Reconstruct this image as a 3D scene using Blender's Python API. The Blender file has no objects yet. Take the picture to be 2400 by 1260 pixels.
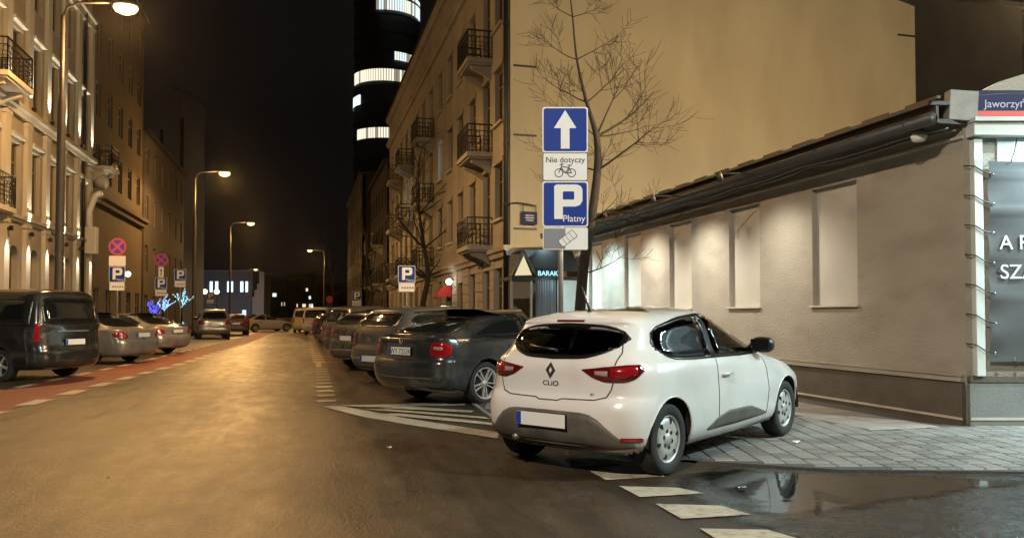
import bpy, bmesh, math, random
from mathutils import Vector, Matrix
from mathutils.bvhtree import BVHTree
random.seed(11)
S = bpy.context.scene
C = S.collection
R = math.radians
# ---------------------------------------------------------------- camera, world, exposure
TH, FPX, HCAM, HORY, PITCH = R(14.8), 1850.0, 1.36, 738.0, R(1.5)
FW = Vector((math.sin(TH), math.cos(TH), 0)); RT = Vector((math.cos(TH), -math.sin(TH), 0))
cd = bpy.data.cameras.new('camera'); cam = bpy.data.objects.new('camera', cd); C.objects.link(cam)
cam.location = (0, 0, HCAM); cam.rotation_euler = (R(90) + PITCH, 0, -TH)
cd.sensor_width = 36; cd.lens = FPX / 2400 * 36
PPY = HORY - FPX * math.tan(PITCH)
cd.shift_y = (PPY - 630) / 2400
cd.clip_start = .05; cd.clip_end = 2000
S.camera = cam
W = bpy.data.worlds.new('World'); S.world = W; W.use_nodes = True
wn = W.node_tree.nodes; wl = W.node_tree.links
bg = wn['Background']
wtc = wn.new('ShaderNodeTexCoord'); wno = wn.new('ShaderNodeTexNoise'); wno.inputs['Scale'].default_value = 2.2; wno.inputs['Detail'].default_value = 5
wcr = wn.new('ShaderNodeValToRGB')
wcr.color_ramp.elements[0].position = .35; wcr.color_ramp.elements[0].color = (.0022, .0020, .0023, 1)
wcr.color_ramp.elements[1].position = .8; wcr.color_ramp.elements[1].color = (.0085, .0062, .0052, 1)
wl.new(wtc.outputs['Generated'], wno.inputs['Vector']); wl.new(wno.outputs['Fac'], wcr.inputs['Fac']); wl.new(wcr.outputs['Color'], bg.inputs['Color'])
bg.inputs['Strength'].default_value = .55
S.view_settings.view_transform = 'Standard'; S.view_settings.look = 'None'; S.view_settings.gamma = 1
S.view_settings.exposure = 1.0
S.view_settings.use_curve_mapping = False
S.render.engine = 'CYCLES'
cy = S.cycles
cy.use_denoising = True; cy.denoiser = 'OPENIMAGEDENOISE'
cy.max_bounces = 7; cy.diffuse_bounces = 3; cy.glossy_bounces = 4; cy.transmission_bounces = 6; cy.transparent_max_bounces = 10
cy.sample_clamp_indirect = 4; cy.sample_clamp_direct = 0; cy.caustics_reflective = False; cy.caustics_refractive = False
cy.use_light_tree = True
SODIUM = (1.0, .54, .18); WARM = (1.0, .80, .52); COOL = (.66, .94, 1.0); NEUT = (1.0, .86, .68)

def at(px, py, Z):
    """a photograph pixel at forward distance Z -> point of the place"""
    a = (px - 1200) / FPX; b = (PPY - py) / FPX
    fwd = math.cos(PITCH) - b * math.sin(PITCH); up = math.sin(PITCH) + b * math.cos(PITCH)
    k = Z / fwd
    return FW * Z + RT * (a * k) + Vector((0, 0, HCAM + up * k))
def gnd(px, py, z=0.0):
    a = (px - 1200) / FPX; b = (PPY - py) / FPX
    fwd = math.cos(PITCH) - b * math.sin(PITCH); up = math.sin(PITCH) + b * math.cos(PITCH)
    k = (z - HCAM) / up
    p = FW * (fwd * k) + RT * (a * k); p.z = z
    return p
# ---------------------------------------------------------------- mesh helpers
class MB:
    def __init__(s): s.v = []; s.f = []; s.m = []; s.sm = []
    def add(s, vs, fs, mi=0, smooth=False):
        o = len(s.v); s.v.extend([tuple(p) for p in vs])
        for f in fs: s.f.append(tuple(i + o for i in f)); s.m.append(mi); s.sm.append(smooth)
        return s
    def quad(s, a, b, c, d, mi=0): return s.add([a, b, c, d], [(0, 1, 2, 3)], mi)
    def box(s, c, d, M=None, mi=0, bev=0):
        x, y, z = d[0] / 2, d[1] / 2, d[2] / 2
        vs = [Vector((sx * x, sy * y, sz * z)) for sz in (-1, 1) for sx, sy in ((-1, -1), (1, -1), (1, 1), (-1, 1))]
        c = Vector(c)
        vs = [(M @ p if M else p) + c for p in vs]
        return s.add(vs, [(3, 2, 1, 0), (4, 5, 6, 7), (0, 1, 5, 4), (1, 2, 6, 5), (2, 3, 7, 6), (3, 0, 4, 7)], mi)
    def bar(s, a, b, w, h=None, mi=0):
        a = Vector(a); b = Vector(b); d = b - a; L = d.length
        if L < 1e-6: return s
        q = d.to_track_quat('Z', 'Y').to_matrix()
        return s.box((a + b) / 2, (w, h or w, L), q, mi)
    def tube(s, path, r, n=8, mi=0, cap=True):
        P = [Vector(p) for p in path]
        rr = r if isinstance(r, (list, tuple)) else [r] * len(P)
        vs = []; fs = []; ref = None
        for i, p in enumerate(P):
            d = (P[min(i + 1, len(P) - 1)] - P[max(i - 1, 0)])
            if d.length < 1e-9: d = Vector((0, 0, 1))
            d.normalize()
            if ref is None:
                ref = Vector((1, 0, 0)) if abs(d.x) < .9 else Vector((0, 1, 0))
            u = (ref - d * ref.dot(d))
            if u.length < 1e-5: u = d.orthogonal()
            u.normalize(); ref = u; w = d.cross(u)
            for k in range(n):
                a = 2 * math.pi * k / n
                vs.append(p + (u * math.cos(a) + w * math.sin(a)) * rr[i])
        for i in range(len(P) - 1):
            for k in range(n):
                k2 = (k + 1) % n
                fs.append((i * n + k, i * n + k2, (i + 1) * n + k2, (i + 1) * n + k))
        if cap: fs.append(tuple(range(n - 1, -1, -1))); fs.append(tuple(range((len(P) - 1) * n, len(P) * n)))
        return s.add(vs, fs, mi, True)
    def lathe(s, prof, n=24, M=None, mi=0, closed=False):
        vs = []; fs = []; m = len(prof)
        for k in range(n):
            a = 2 * math.pi * k / n
            for r, z in prof:
                p = Vector((r * math.cos(a), r * math.sin(a), z)); vs.append(M @ p if M else p)
        for k in range(n):
            k2 = (k + 1) % n
            for j in range(m - 1 + (1 if closed else 0)):
                j2 = (j + 1) % m
                fs.append((k * m + j, k2 * m + j, k2 * m + j2, k * m + j2))
        return s.add(vs, fs, mi, True)
    def prism(s, poly, z0, z1, M=None, mi=0):
        n = len(poly)
        vs = [Vector((p[0], p[1], z0)) for p in poly] + [Vector((p[0], p[1], z1)) for p in poly]
        if M: vs = [M @ p for p in vs]
        fs = [tuple(range(n - 1, -1, -1)), tuple(range(n, 2 * n))] + [(i, (i + 1) % n, (i + 1) % n + n, i + n) for i in range(n)]
        return s.add(vs, fs, mi)
    def mesh(s, name, mats):
        me = bpy.data.meshes.new(name); me.from_pydata(s.v, [], s.f)
        for m in (mats if isinstance(mats, (list, tuple)) else [mats]): me.materials.append(m)
        me.polygons.foreach_set('material_index', s.m); me.polygons.foreach_set('use_smooth', s.sm)
        me.validate(); me.update(); return me
def link(name, me, parent=None, loc=None, rot=None):
    o = bpy.data.objects.new(name, me); C.objects.link(o)
    if parent: o.parent = parent
    if loc is not None: o.location = loc
    if rot is not None: o.rotation_euler = rot
    return o
def obj(name, mb, mats, parent=None, loc=None, rot=None):
    return link(name, mb.mesh(name, mats), parent, loc, rot)
def tag(o, label, cat, group=None):
    o['label'] = label; o['category'] = cat
    if group: o['group'] = group
    return o
def thing(name, label, cat, loc=(0, 0, 0), rz=0, group=None):
    o = bpy.data.objects.new(name, None); C.objects.link(o); o.location = loc; o.rotation_euler = (0, 0, rz)
    o.empty_display_size = .3
    return tag(o, label, cat, group)
def struct(o): o['kind'] = 'structure'; return o
def stuff(o): o['kind'] = 'stuff'; return o
def copy_tree(o, parent=None):
    c = o.copy(); C.objects.link(c); c.parent = parent
    for ch in o.children: copy_tree(ch, c)
    return c
def lamp(name, kind, loc, power, color, parent=None, aim=None, **kw):
    d = bpy.data.lights.new(name, kind); d.energy = power; d.color = color
    for k, v in kw.items(): setattr(d, k, v)
    o = bpy.data.objects.new(name, d); C.objects.link(o); o.location = loc
    if aim is not None: o.rotation_euler = Vector(aim).to_track_quat('-Z', 'Y').to_euler()
    if parent: o.parent = parent
    return o
def shape2d(name, loops, ext, mat, parent=None, M=None, text=None, size=1, align='CENTER'):
    """flat cut-out (outer loops and holes) or lettering, with a real thickness, lying in XY"""
    if text is not None:
        cu = bpy.data.curves.new(name, 'FONT'); cu.body = text; cu.size = size; cu.align_x = align
    else:
        cu = bpy.data.curves.new(name, 'CURVE'); cu.dimensions = '2D'; cu.fill_mode = 'BOTH'
        for lp in loops:
            sp = cu.splines.new('POLY'); sp.points.add(len(lp) - 1)
            for p, q in zip(sp.points, lp): p.co = (q[0], q[1], 0, 1)
            sp.use_cyclic_u = True
    cu.extrude = ext
    t = bpy.data.objects.new('tmp', cu); C.objects.link(t)
    dg = bpy.context.evaluated_depsgraph_get(); dg.update()
    me = bpy.data.meshes.new_from_object(t.evaluated_get(dg))
    bpy.data.objects.remove(t); bpy.data.curves.remove(cu)
    me.materials.clear(); me.materials.append(mat)
    o = link(name, me, parent)
    if M is not None: o.matrix_local = M
    return o
def rrect(x0, y0, x1, y1, r, n=5):
    P = []
    for cx, cy_, a0 in ((x1 - r, y0 + r, -90), (x1 - r, y1 - r, 0), (x0 + r, y1 - r, 90), (x0 + r, y0 + r, 180)):
        for k in range(n + 1):
            a = R(a0 + 90 * k / n); P.append((cx + r * math.cos(a), cy_ + r * math.sin(a)))
    return P
def circ(cx, cy_, r, n=28): return [(cx + r * math.cos(2 * math.pi * k / n), cy_ + r * math.sin(2 * math.pi * k / n)) for k in range(n)]
def stroke(a, b, w):
    a = Vector(a); b = Vector(b); d = (b - a).normalized(); p = Vector((-d.y, d.x)) * w / 2
    return [tuple(a + p), tuple(a - p), tuple(b - p), tuple(b + p)]
# ---------------------------------------------------------------- materials
def mat(name, col, rough=.6, metal=0, var=0, vscale=3, vstretch=(1, 1, 1), bump=0, bscale=60, rvar=0, rscale=2, rstretch=None,
        spec=.5, coat=0, emit=None, estr=0, col2=None, dirt=None, dscale=1.5, dlo=.45, dhi=.7, coords='Object', back=None):
    m = bpy.data.materials.new(name); m.use_nodes = True
    nt = m.node_tree; N = nt.nodes; L = nt.links; b = N['Principled BSDF']
    b.inputs['Base Color'].default_value = (*col, 1); b.inputs['Roughness'].default_value = rough; b.inputs['Metallic'].default_value = metal
    b.inputs['Specular IOR Level'].default_value = spec; b.inputs['Coat Weight'].default_value = coat; b.inputs['Coat Roughness'].default_value = .05
    if emit: b.inputs['Emission Color'].default_value = (*emit, 1); b.inputs['Emission Strength'].default_value = estr
    tc = N.new('ShaderNodeTexCoord')
    def noise(scale, stretch, detail=5):
        mp = N.new('ShaderNodeMapping'); mp.inputs['Scale'].default_value = stretch; L.new(tc.outputs[coords], mp.inputs['Vector'])
        n = N.new('ShaderNodeTexNoise'); n.inputs['Scale'].default_value = scale; n.inputs['Detail'].default_value = detail
        L.new(mp.outputs['Vector'], n.inputs['Vector']); return n.outputs['Fac']
    cur = None
    if var or col2:
        r = N.new('ShaderNodeValToRGB'); L.new(noise(vscale, vstretch), r.inputs['Fac'])
        c2 = col2 or tuple(min(1, c * (1 + var)) for c in col); c1 = col if col2 else tuple(c * (1 - var) for c in col)
        r.color_ramp.elements[0].position = .3; r.color_ramp.elements[0].color = (*c1, 1)
        r.color_ramp.elements[1].position = .7; r.color_ramp.elements[1].color = (*c2, 1)
        cur = r.outputs['Color']
    if dirt:
        r = N.new('ShaderNodeMapRange'); L.new(noise(dscale, vstretch, 8), r.inputs['Value'])
        r.inputs['From Min'].default_value = dlo; r.inputs['From Max'].default_value = dhi
        mx = N.new('ShaderNodeMix'); mx.data_type = 'RGBA'; L.new(r.outputs['Result'], mx.inputs[0])
        if cur: L.new(cur, mx.inputs[6])
        else: mx.inputs[6].default_value = (*col, 1)
        mx.inputs[7].default_value = (*dirt, 1); cur = mx.outputs[2]
    if back:
        g = N.new('ShaderNodeNewGeometry'); mx = N.new('ShaderNodeMix'); mx.data_type = 'RGBA'; L.new(g.outputs['Backfacing'], mx.inputs[0])
        if cur: L.new(cur, mx.inputs[6])
        else: mx.inputs[6].default_value = (*col, 1)
        mx.inputs[7].default_value = (*back, 1); cur = mx.outputs[2]
    if cur: L.new(cur, b.inputs['Base Color'])
    if rvar:
        r = N.new('ShaderNodeMapRange'); L.new(noise(rscale, rstretch or vstretch), r.inputs['Value'])
        r.inputs['From Min'].default_value = .3; r.inputs['From Max'].default_value = .7
        r.inputs['To Min'].default_value = max(.02, rough - rvar); r.inputs['To Max'].default_value = min(1, rough + rvar)
        L.new(r.outputs['Result'], b.inputs['Roughness'])
    if bump:
        bp = N.new('ShaderNodeBump'); bp.inputs['Strength'].default_value = bump; bp.inputs['Distance'].default_value = .02
        L.new(noise(bscale, vstretch, 6), bp.inputs['Height']); L.new(bp.outputs['Normal'], b.inputs['Normal'])
    return m
def glass(name, tint=(.12, .14, .14), refl=1.0):
    m = bpy.data.materials.new(name); m.use_nodes = True; nt = m.node_tree; N = nt.nodes; L = nt.links
    N.remove(N['Principled BSDF']); out = N['Material Output']
    t = N.new('ShaderNodeBsdfTransparent'); t.inputs['Color'].default_value = (*tint, 1)
    g = N.new('ShaderNodeBsdfGlossy'); g.inputs['Roughness'].default_value = .03; g.inputs['Color'].default_value = (refl, refl, refl, 1)
    fr = N.new('ShaderNodeFresnel'); fr.inputs['IOR'].default_value = 1.5
    mx = N.new('ShaderNodeMixShader'); L.new(fr.outputs[0], mx.inputs[0]); L.new(t.outputs[0], mx.inputs[1]); L.new(g.outputs[0], mx.inputs[2])
    L.new(mx.outputs[0], out.inputs['Surface']); return m
def emis(name, col, s):
    m = bpy.data.materials.new(name); m.use_nodes = True; nt = m.node_tree; N = nt.nodes
    N.remove(N['Principled BSDF']); e = N.new('ShaderNodeEmission'); e.inputs['Color'].default_value = (*col, 1); e.inputs['Strength'].default_value = s
    nt.links.new(e.outputs[0], N['Material Output'].inputs['Surface']); return m
def asphalt():
    m = bpy.data.materials.new('asphalt'); m.use_nodes = True; nt = m.node_tree; N = nt.nodes; L = nt.links; b = N['Principled BSDF']
    tc = N.new('ShaderNodeTexCoord')
    def nz(scale, st, det=6, rough=.6):
        mp = N.new('ShaderNodeMapping'); mp.inputs['Scale'].default_value = st; mp.inputs['Rotation'].default_value = (0, 0, R(-4)); L.new(tc.outputs['Object'], mp.inputs['Vector'])
        n = N.new('ShaderNodeTexNoise'); n.inputs['Scale'].default_value = scale; n.inputs['Detail'].default_value = det; n.inputs['Roughness'].default_value = rough
        L.new(mp.outputs['Vector'], n.inputs['Vector']); return n.outputs['Fac']
    def rng_(v, a, c, lo, hi):
        r = N.new('ShaderNodeMapRange'); L.new(v, r.inputs['Value'])
        for k, x in zip(('From Min', 'From Max', 'To Min', 'To Max'), (a, c, lo, hi)): r.inputs[k].default_value = x
        return r.outputs['Result']
    def mul(a, c, op='MULTIPLY'):
        n = N.new('ShaderNodeMath'); n.operation = op; L.new(a, n.inputs[0])
        if isinstance(c, float): n.inputs[1].default_value = c
        else: L.new(c, n.inputs[1])
        return n.outputs[0]
    streak = nz(1.0, (1.6, .12, 1), 7, .65); mott = nz(3.2, (1, .45, 1), 8, .7); grain = nz(38, (1, .7, 1), 4, .75); big = nz(.23, (1, .5, 1), 3)
    f = mul(mul(rng_(streak, .3, .7, .5, 1.5), rng_(mott, .3, .7, .65, 1.35)), mul(rng_(grain, .3, .7, .3, 1.7), rng_(big, .35, .65, .8, 1.2)))
    mx = N.new('ShaderNodeMix'); mx.data_type = 'RGBA'; mx.blend_type = 'MULTIPLY'; mx.inputs[0].default_value = 1; mx.inputs[6].default_value = (.046, .032, .019, 1)
    cb = N.new('ShaderNodeCombineColor'); [L.new(f, cb.inputs[k]) for k in range(3)]; L.new(cb.outputs[0], mx.inputs[7]); L.new(mx.outputs[2], b.inputs['Base Color'])
    ro = mul(rng_(streak, .3, .7, -.09, .10), mul(rng_(mott, .3, .7, .32, .52), rng_(big, .35, .65, -.05, .06), 'ADD'), 'ADD'); L.new(ro, b.inputs['Roughness'])
    b.inputs['Specular IOR Level'].default_value = .6
    b1 = N.new('ShaderNodeBump'); b1.inputs['Strength'].default_value = .6; b1.inputs['Distance'].default_value = .012; L.new(grain, b1.inputs['Height'])
    b2 = N.new('ShaderNodeBump'); b2.inputs['Strength'].default_value = .35; b2.inputs['Distance'].default_value = .03; L.new(mott, b2.inputs['Height']); L.new(b1.outputs[0], b2.inputs['Normal']); L.new(b2.outputs[0], b.inputs['Normal'])
    return m
def film(name, col, rough, bump=.05, bscale=5, lo=.78, hi=1.12):
    """thin water film that thins out towards its rim (attribute film) and breaks up"""
    m = mat(name, col, rough, spec=.6, bump=bump, bscale=bscale, rvar=rough * .5, rscale=5); nt = m.node_tree; N = nt.nodes; L = nt.links; b = N['Principled BSDF']
    at_ = N.new('ShaderNodeAttribute'); at_.attribute_name = 'film'; n = N.new('ShaderNodeTexNoise'); n.inputs['Scale'].default_value = 3.2; n.inputs['Detail'].default_value = 8
    tc = N.new('ShaderNodeTexCoord'); mp = N.new('ShaderNodeMapping'); mp.inputs['Rotation'].default_value = (0, 0, -TH); mp.inputs['Scale'].default_value = (.7, 1.8, 1); L.new(tc.outputs['Object'], mp.inputs['Vector']); L.new(mp.outputs[0], n.inputs['Vector'])
    a = N.new('ShaderNodeMath'); a.operation = 'ADD'; L.new(at_.outputs['Fac'], a.inputs[0]); L.new(n.outputs['Fac'], a.inputs[1])
    r = N.new('ShaderNodeMapRange'); r.inputs['From Min'].default_value = lo; r.inputs['From Max'].default_value = hi; L.new(a.outputs[0], r.inputs['Value']); L.new(r.outputs[0], b.inputs['Alpha'])
    return m
M_ = {}
M_['asphalt'] = asphalt()
M_['wet'] = film('wet_film', (.035, .032, .028), .27, .45, 18, .72, 1.2)
M_['bike'] = mat('red_asphalt', (.17, .032, .018), .6, var=.25, vscale=2, bump=.4, bscale=60)
M_['paint'] = mat('road_paint', (.43, .38, .29), .55, var=.16, vscale=5, dirt=(.20, .165, .12), dscale=14, dlo=.50, dhi=.75, bump=.3, bscale=50)
M_['paver'] = mat('concrete_paver', (.195, .185, .168), .55, var=.2, vscale=2.5, bump=.35, bscale=40, rvar=.15, rscale=1.5)
M_['joint'] = mat('paver_bed', (.07, .065, .06), .8, bump=.5, bscale=40)
M_['slab'] = mat('pavement_slab', (.26, .235, .21), .7, var=.22, vscale=1.3, bump=.3, bscale=40)
M_['kerb'] = mat('kerb_stone', (.26, .25, .23), .7, var=.2, vscale=4, bump=.3)
M_['water'] = film('puddle_water', (.014, .012, .010), .05, .06, 6, .82, 1.25)
M_['plaster'] = mat('beige_plaster', (.37, .345, .295), .85, var=.14, vscale=.7, vstretch=(1, 1, .3), dirt=(.26, .24, .20), dscale=.8, dlo=.5, dhi=.75, bump=.25, bscale=30)
M_['gable'] = mat('gable_render', (.40, .345, .24), .9, var=.10, vscale=.5, vstretch=(1, 1, .35), dirt=(.33, .28, .19), dscale=.6, dlo=.45, dhi=.75, bump=.3, bscale=9)
M_['barwall'] = mat('taupe_render', (.325, .298, .25), .85, var=.09, vscale=1.2, dirt=(.24, .21, .17), dscale=.9, dlo=.5, dhi=.75, bump=.7, bscale=22, vstretch=(1, 1, 1.8))
M_['niche'] = mat('niche_render', (.45, .43, .38), .85, var=.06, vscale=1.5, bump=.2, bscale=30)
M_['plinth'] = mat('plinth_render', (.10, .085, .068), .8, var=.18, vscale=2, bump=.4, bscale=30)
M_['trim'] = mat('pale_trim', (.50, .46, .38), .6, var=.1, vscale=4)
M_['roofing'] = mat('dark_roofing', (.03, .026, .022), .5, var=.3, vscale=6, bump=.2)
M_['whitepanel'] = mat('pale_boarding', (.62, .66, .64), .6, var=.06, vscale=3)
M_['stuccoL'] = mat('cream_stucco', (.34, .31, .255), .85, var=.08, vscale=.8, bump=.2, bscale=25)
M_['stuccoP'] = mat('cream_pilaster', (.44, .41, .35), .85, var=.06, vscale=1, bump=.2, bscale=25)
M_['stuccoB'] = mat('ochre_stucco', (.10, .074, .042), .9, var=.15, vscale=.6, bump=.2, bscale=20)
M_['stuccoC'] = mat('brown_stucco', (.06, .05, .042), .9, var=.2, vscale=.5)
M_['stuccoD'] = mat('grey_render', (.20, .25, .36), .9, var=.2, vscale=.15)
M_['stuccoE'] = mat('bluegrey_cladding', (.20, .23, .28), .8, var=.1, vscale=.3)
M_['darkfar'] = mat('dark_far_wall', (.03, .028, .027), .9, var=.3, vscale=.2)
M_['iron'] = mat('wrought_iron', (.018, .016, .015), .5, metal=.3)
M_['steel'] = mat('galvanised_steel', (.30, .29, .27), .45, metal=.7, var=.15, vscale=6)
M_['darksteel'] = mat('dark_painted_steel', (.05, .045, .04), .5, metal=.3, var=.15, vscale=5)
M_['frame'] = mat('window_frame', (.20, .17, .13), .6)
M_['pane'] = mat('dark_pane', (.012, .012, .013), .06, spec=.6)
M_['wood'] = mat('door_wood', (.08, .045, .025), .6, var=.3, vscale=4, vstretch=(1, 1, .1))
M_['bark'] = mat('bark', (.028, .022, .017), .9, var=.35, vscale=12, bump=.6, bscale=30)
M_['white'] = mat('white_sheet', (.78, .77, .74), .4, var=.03, vscale=3)
M_['signw'] = mat('sign_white', (.82, .80, .77), .35)
M_['signb'] = mat('sign_blue', (.005, .036, .26), .5, spec=.3)
M_['signr'] = mat('sign_red', (.55, .02, .025), .35)
M_['signg'] = mat('sign_grey', (.24, .24, .27), .4)
M_['black'] = mat('black_paint', (.012, .012, .012), .4)
M_['navy'] = mat('navy_enamel', (.012, .016, .07), .65, spec=.25)
M_['banner'] = mat('grey_banner_vinyl', (.088, .09, .094), .62, spec=.3, var=.12, vscale=1.5, bump=.25, bscale=3)
M_['rubber'] = mat('tyre_rubber', (.022, .021, .020), .8, var=.25, vscale=8, bump=.2)
M_['plastic'] = mat('grey_bumper_plastic', (.085, .078, .068), .62, var=.2, vscale=5, dirt=(.15, .13, .105), dscale=3)
M_['blackplastic'] = mat('black_plastic', (.014, .014, .014), .38)
M_['chrome'] = mat('chrome', (.65, .64, .62), .15, metal=1)
M_['alloy'] = mat('silver_wheel', (.50, .48, .45), .42, metal=.35, var=.12, vscale=8)
M_['redlens'] = mat('red_lens', (.26, .006, .010), .12, coat=.6)
M_['darkred'] = mat('dark_red_lens', (.11, .004, .008), .10, coat=.8)
M_['clearlens'] = mat('clear_lens', (.36, .26, .24), .12, coat=.5)
M_['plate'] = mat('plate_white', (.80, .80, .78), .4)
M_['platetext'] = mat('plate_black', (.02, .02, .02), .5)
M_['eublue'] = mat('plate_blue', (.01, .06, .42), .4)
M_['gasket'] = mat('window_gasket', (.010, .010, .010), .22)
M_['seat'] = mat('seat_cloth', (.045, .042, .040), .9, var=.2, vscale=20)
M_['under'] = mat('underbody', (.012, .012, .012), .9)
M_['seam'] = mat('panel_gap', (.014, .013, .012), .8)
M_['autoglass'] = glass('auto_glass', (.30, .33, .32))
M_['darkglass'] = mat('dark_auto_glass', (.010, .011, .011), .05, spec=.55)
# ---------------------------------------------------------------- cars
def catmull(pts, subs):
    out = []
    n = len(pts)
    for i in range(n - 1):
        p0, p1, p2, p3 = pts[max(i - 1, 0)], pts[i], pts[i + 1], pts[min(i + 2, n - 1)]
        k = subs[i] if isinstance(subs, (list, tuple)) else subs
        for j in range(k):
            t = j / k
            out.append(tuple(.5 * ((2 * b) + (c - a) * t + (2 * a - 5 * b + 4 * c - d) * t * t + (3 * b - a - 3 * c + d) * t ** 3) for a, b, c, d in zip(p0, p1, p2, p3)))
    out.append(tuple(pts[-1])); return out
def lerp(a, b, t): return a + (b - a) * t
def interp(pts, x):
    if x <= pts[0][0]: return pts[0][1]
    for a, b in zip(pts, pts[1:]):
        if x <= b[0]: return lerp(a[1], b[1], (x - a[0]) / max(1e-9, b[0] - a[0]))
    return pts[-1][1]
def half_outline(xr, xf, w, rb, rc, fb, fc, hip, wb, q=1):
    a = xr + rb + rc; b = xf - fb - fc
    cp = [(xr, 0), (xr + .10 * rb, .42 * w), (xr + .38 * rb, .72 * w), (xr + rb, .90 * w), (xr + rb + .45 * rc, .972 * w), (a, .995 * w),
          (lerp(a, b, .33), w), (lerp(a, b, .67), w), (b, .99 * w), (xf - fb - .45 * fc, .955 * w), (xf - fb, .87 * w), (xf - .42 * fb, .64 * w), (xf - .1 * fb, .33 * w), (xf, 0)]
    subs = [4, 4, 4, 4, 4, 12, 12, 12, 4, 4, 3, 3, 3] if q else [2, 2, 2, 2, 2, 6, 6, 6, 2, 2, 2, 2, 2]
    pts = catmull(cp, subs)
    return [(x, y * (1 + hip * (math.exp(-((x - .05) / .5) ** 2) + .6 * math.exp(-((x - wb) / .5) ** 2)))) for x, y in pts]
def body_shell(sp, q=1):
    rows = []
    for r in sp['rows']:
        z, xr, xf, w = r[:4]; o = r[4] if len(r) > 4 else {}
        up = z > sp['belt']
        rows.append((z, xr, xf, w, o.get('rb', .16 if not up else .13), o.get('rc', .32), o.get('fb', .30), o.get('fc', .5), o.get('tr', 0), o.get('tf', 0), o.get('hip', 0)))
    rows = catmull(rows, 3 if q else 2)
    rings = []
    for z, xr, xf, w, rb, rc, fb, fc, tr, tf, hip in rows:
        h = half_outline(xr, xf, max(w, .01), max(rb, .01), max(rc, .01), max(fb, .01), max(fc, .01), hip, sp['wb'], q)
        xm = sp['wb'] * .42
        rings.append([(x, y, z + tr * min(0, x - xm) - tf * max(0, x - xm)) for x, y in h])
    N = len(rings[0])
    mb = MB(); vs = []; fs = []
    for rg in rings:
        vs += rg + [(x, -y, z) for x, y, z in reversed(rg[1:-1])]
    n = 2 * N - 2
    for i in range(len(rings) - 1):
        for k in range(n):
            k2 = (k + 1) % n
            fs.append((i * n + k, i * n + k2, (i + 1) * n + k2, (i + 1) * n + k))
    t = (len(rings) - 1) * n                                    # roof cap
    fs.append((t + 1, t + n - 1, t))
    for k in range(1, N - 2): fs.append((t + k + 1, t + n - k - 1, t + n - k, t + k))
    fs.append((t + N - 1, t + N, t + N - 2))
    # outward winding: ring runs rear->left->front->right, i.e. clockwise from above
    fs = [tuple(reversed(f)) for f in fs]
    return [Vector(v) for v in vs], fs
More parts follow.
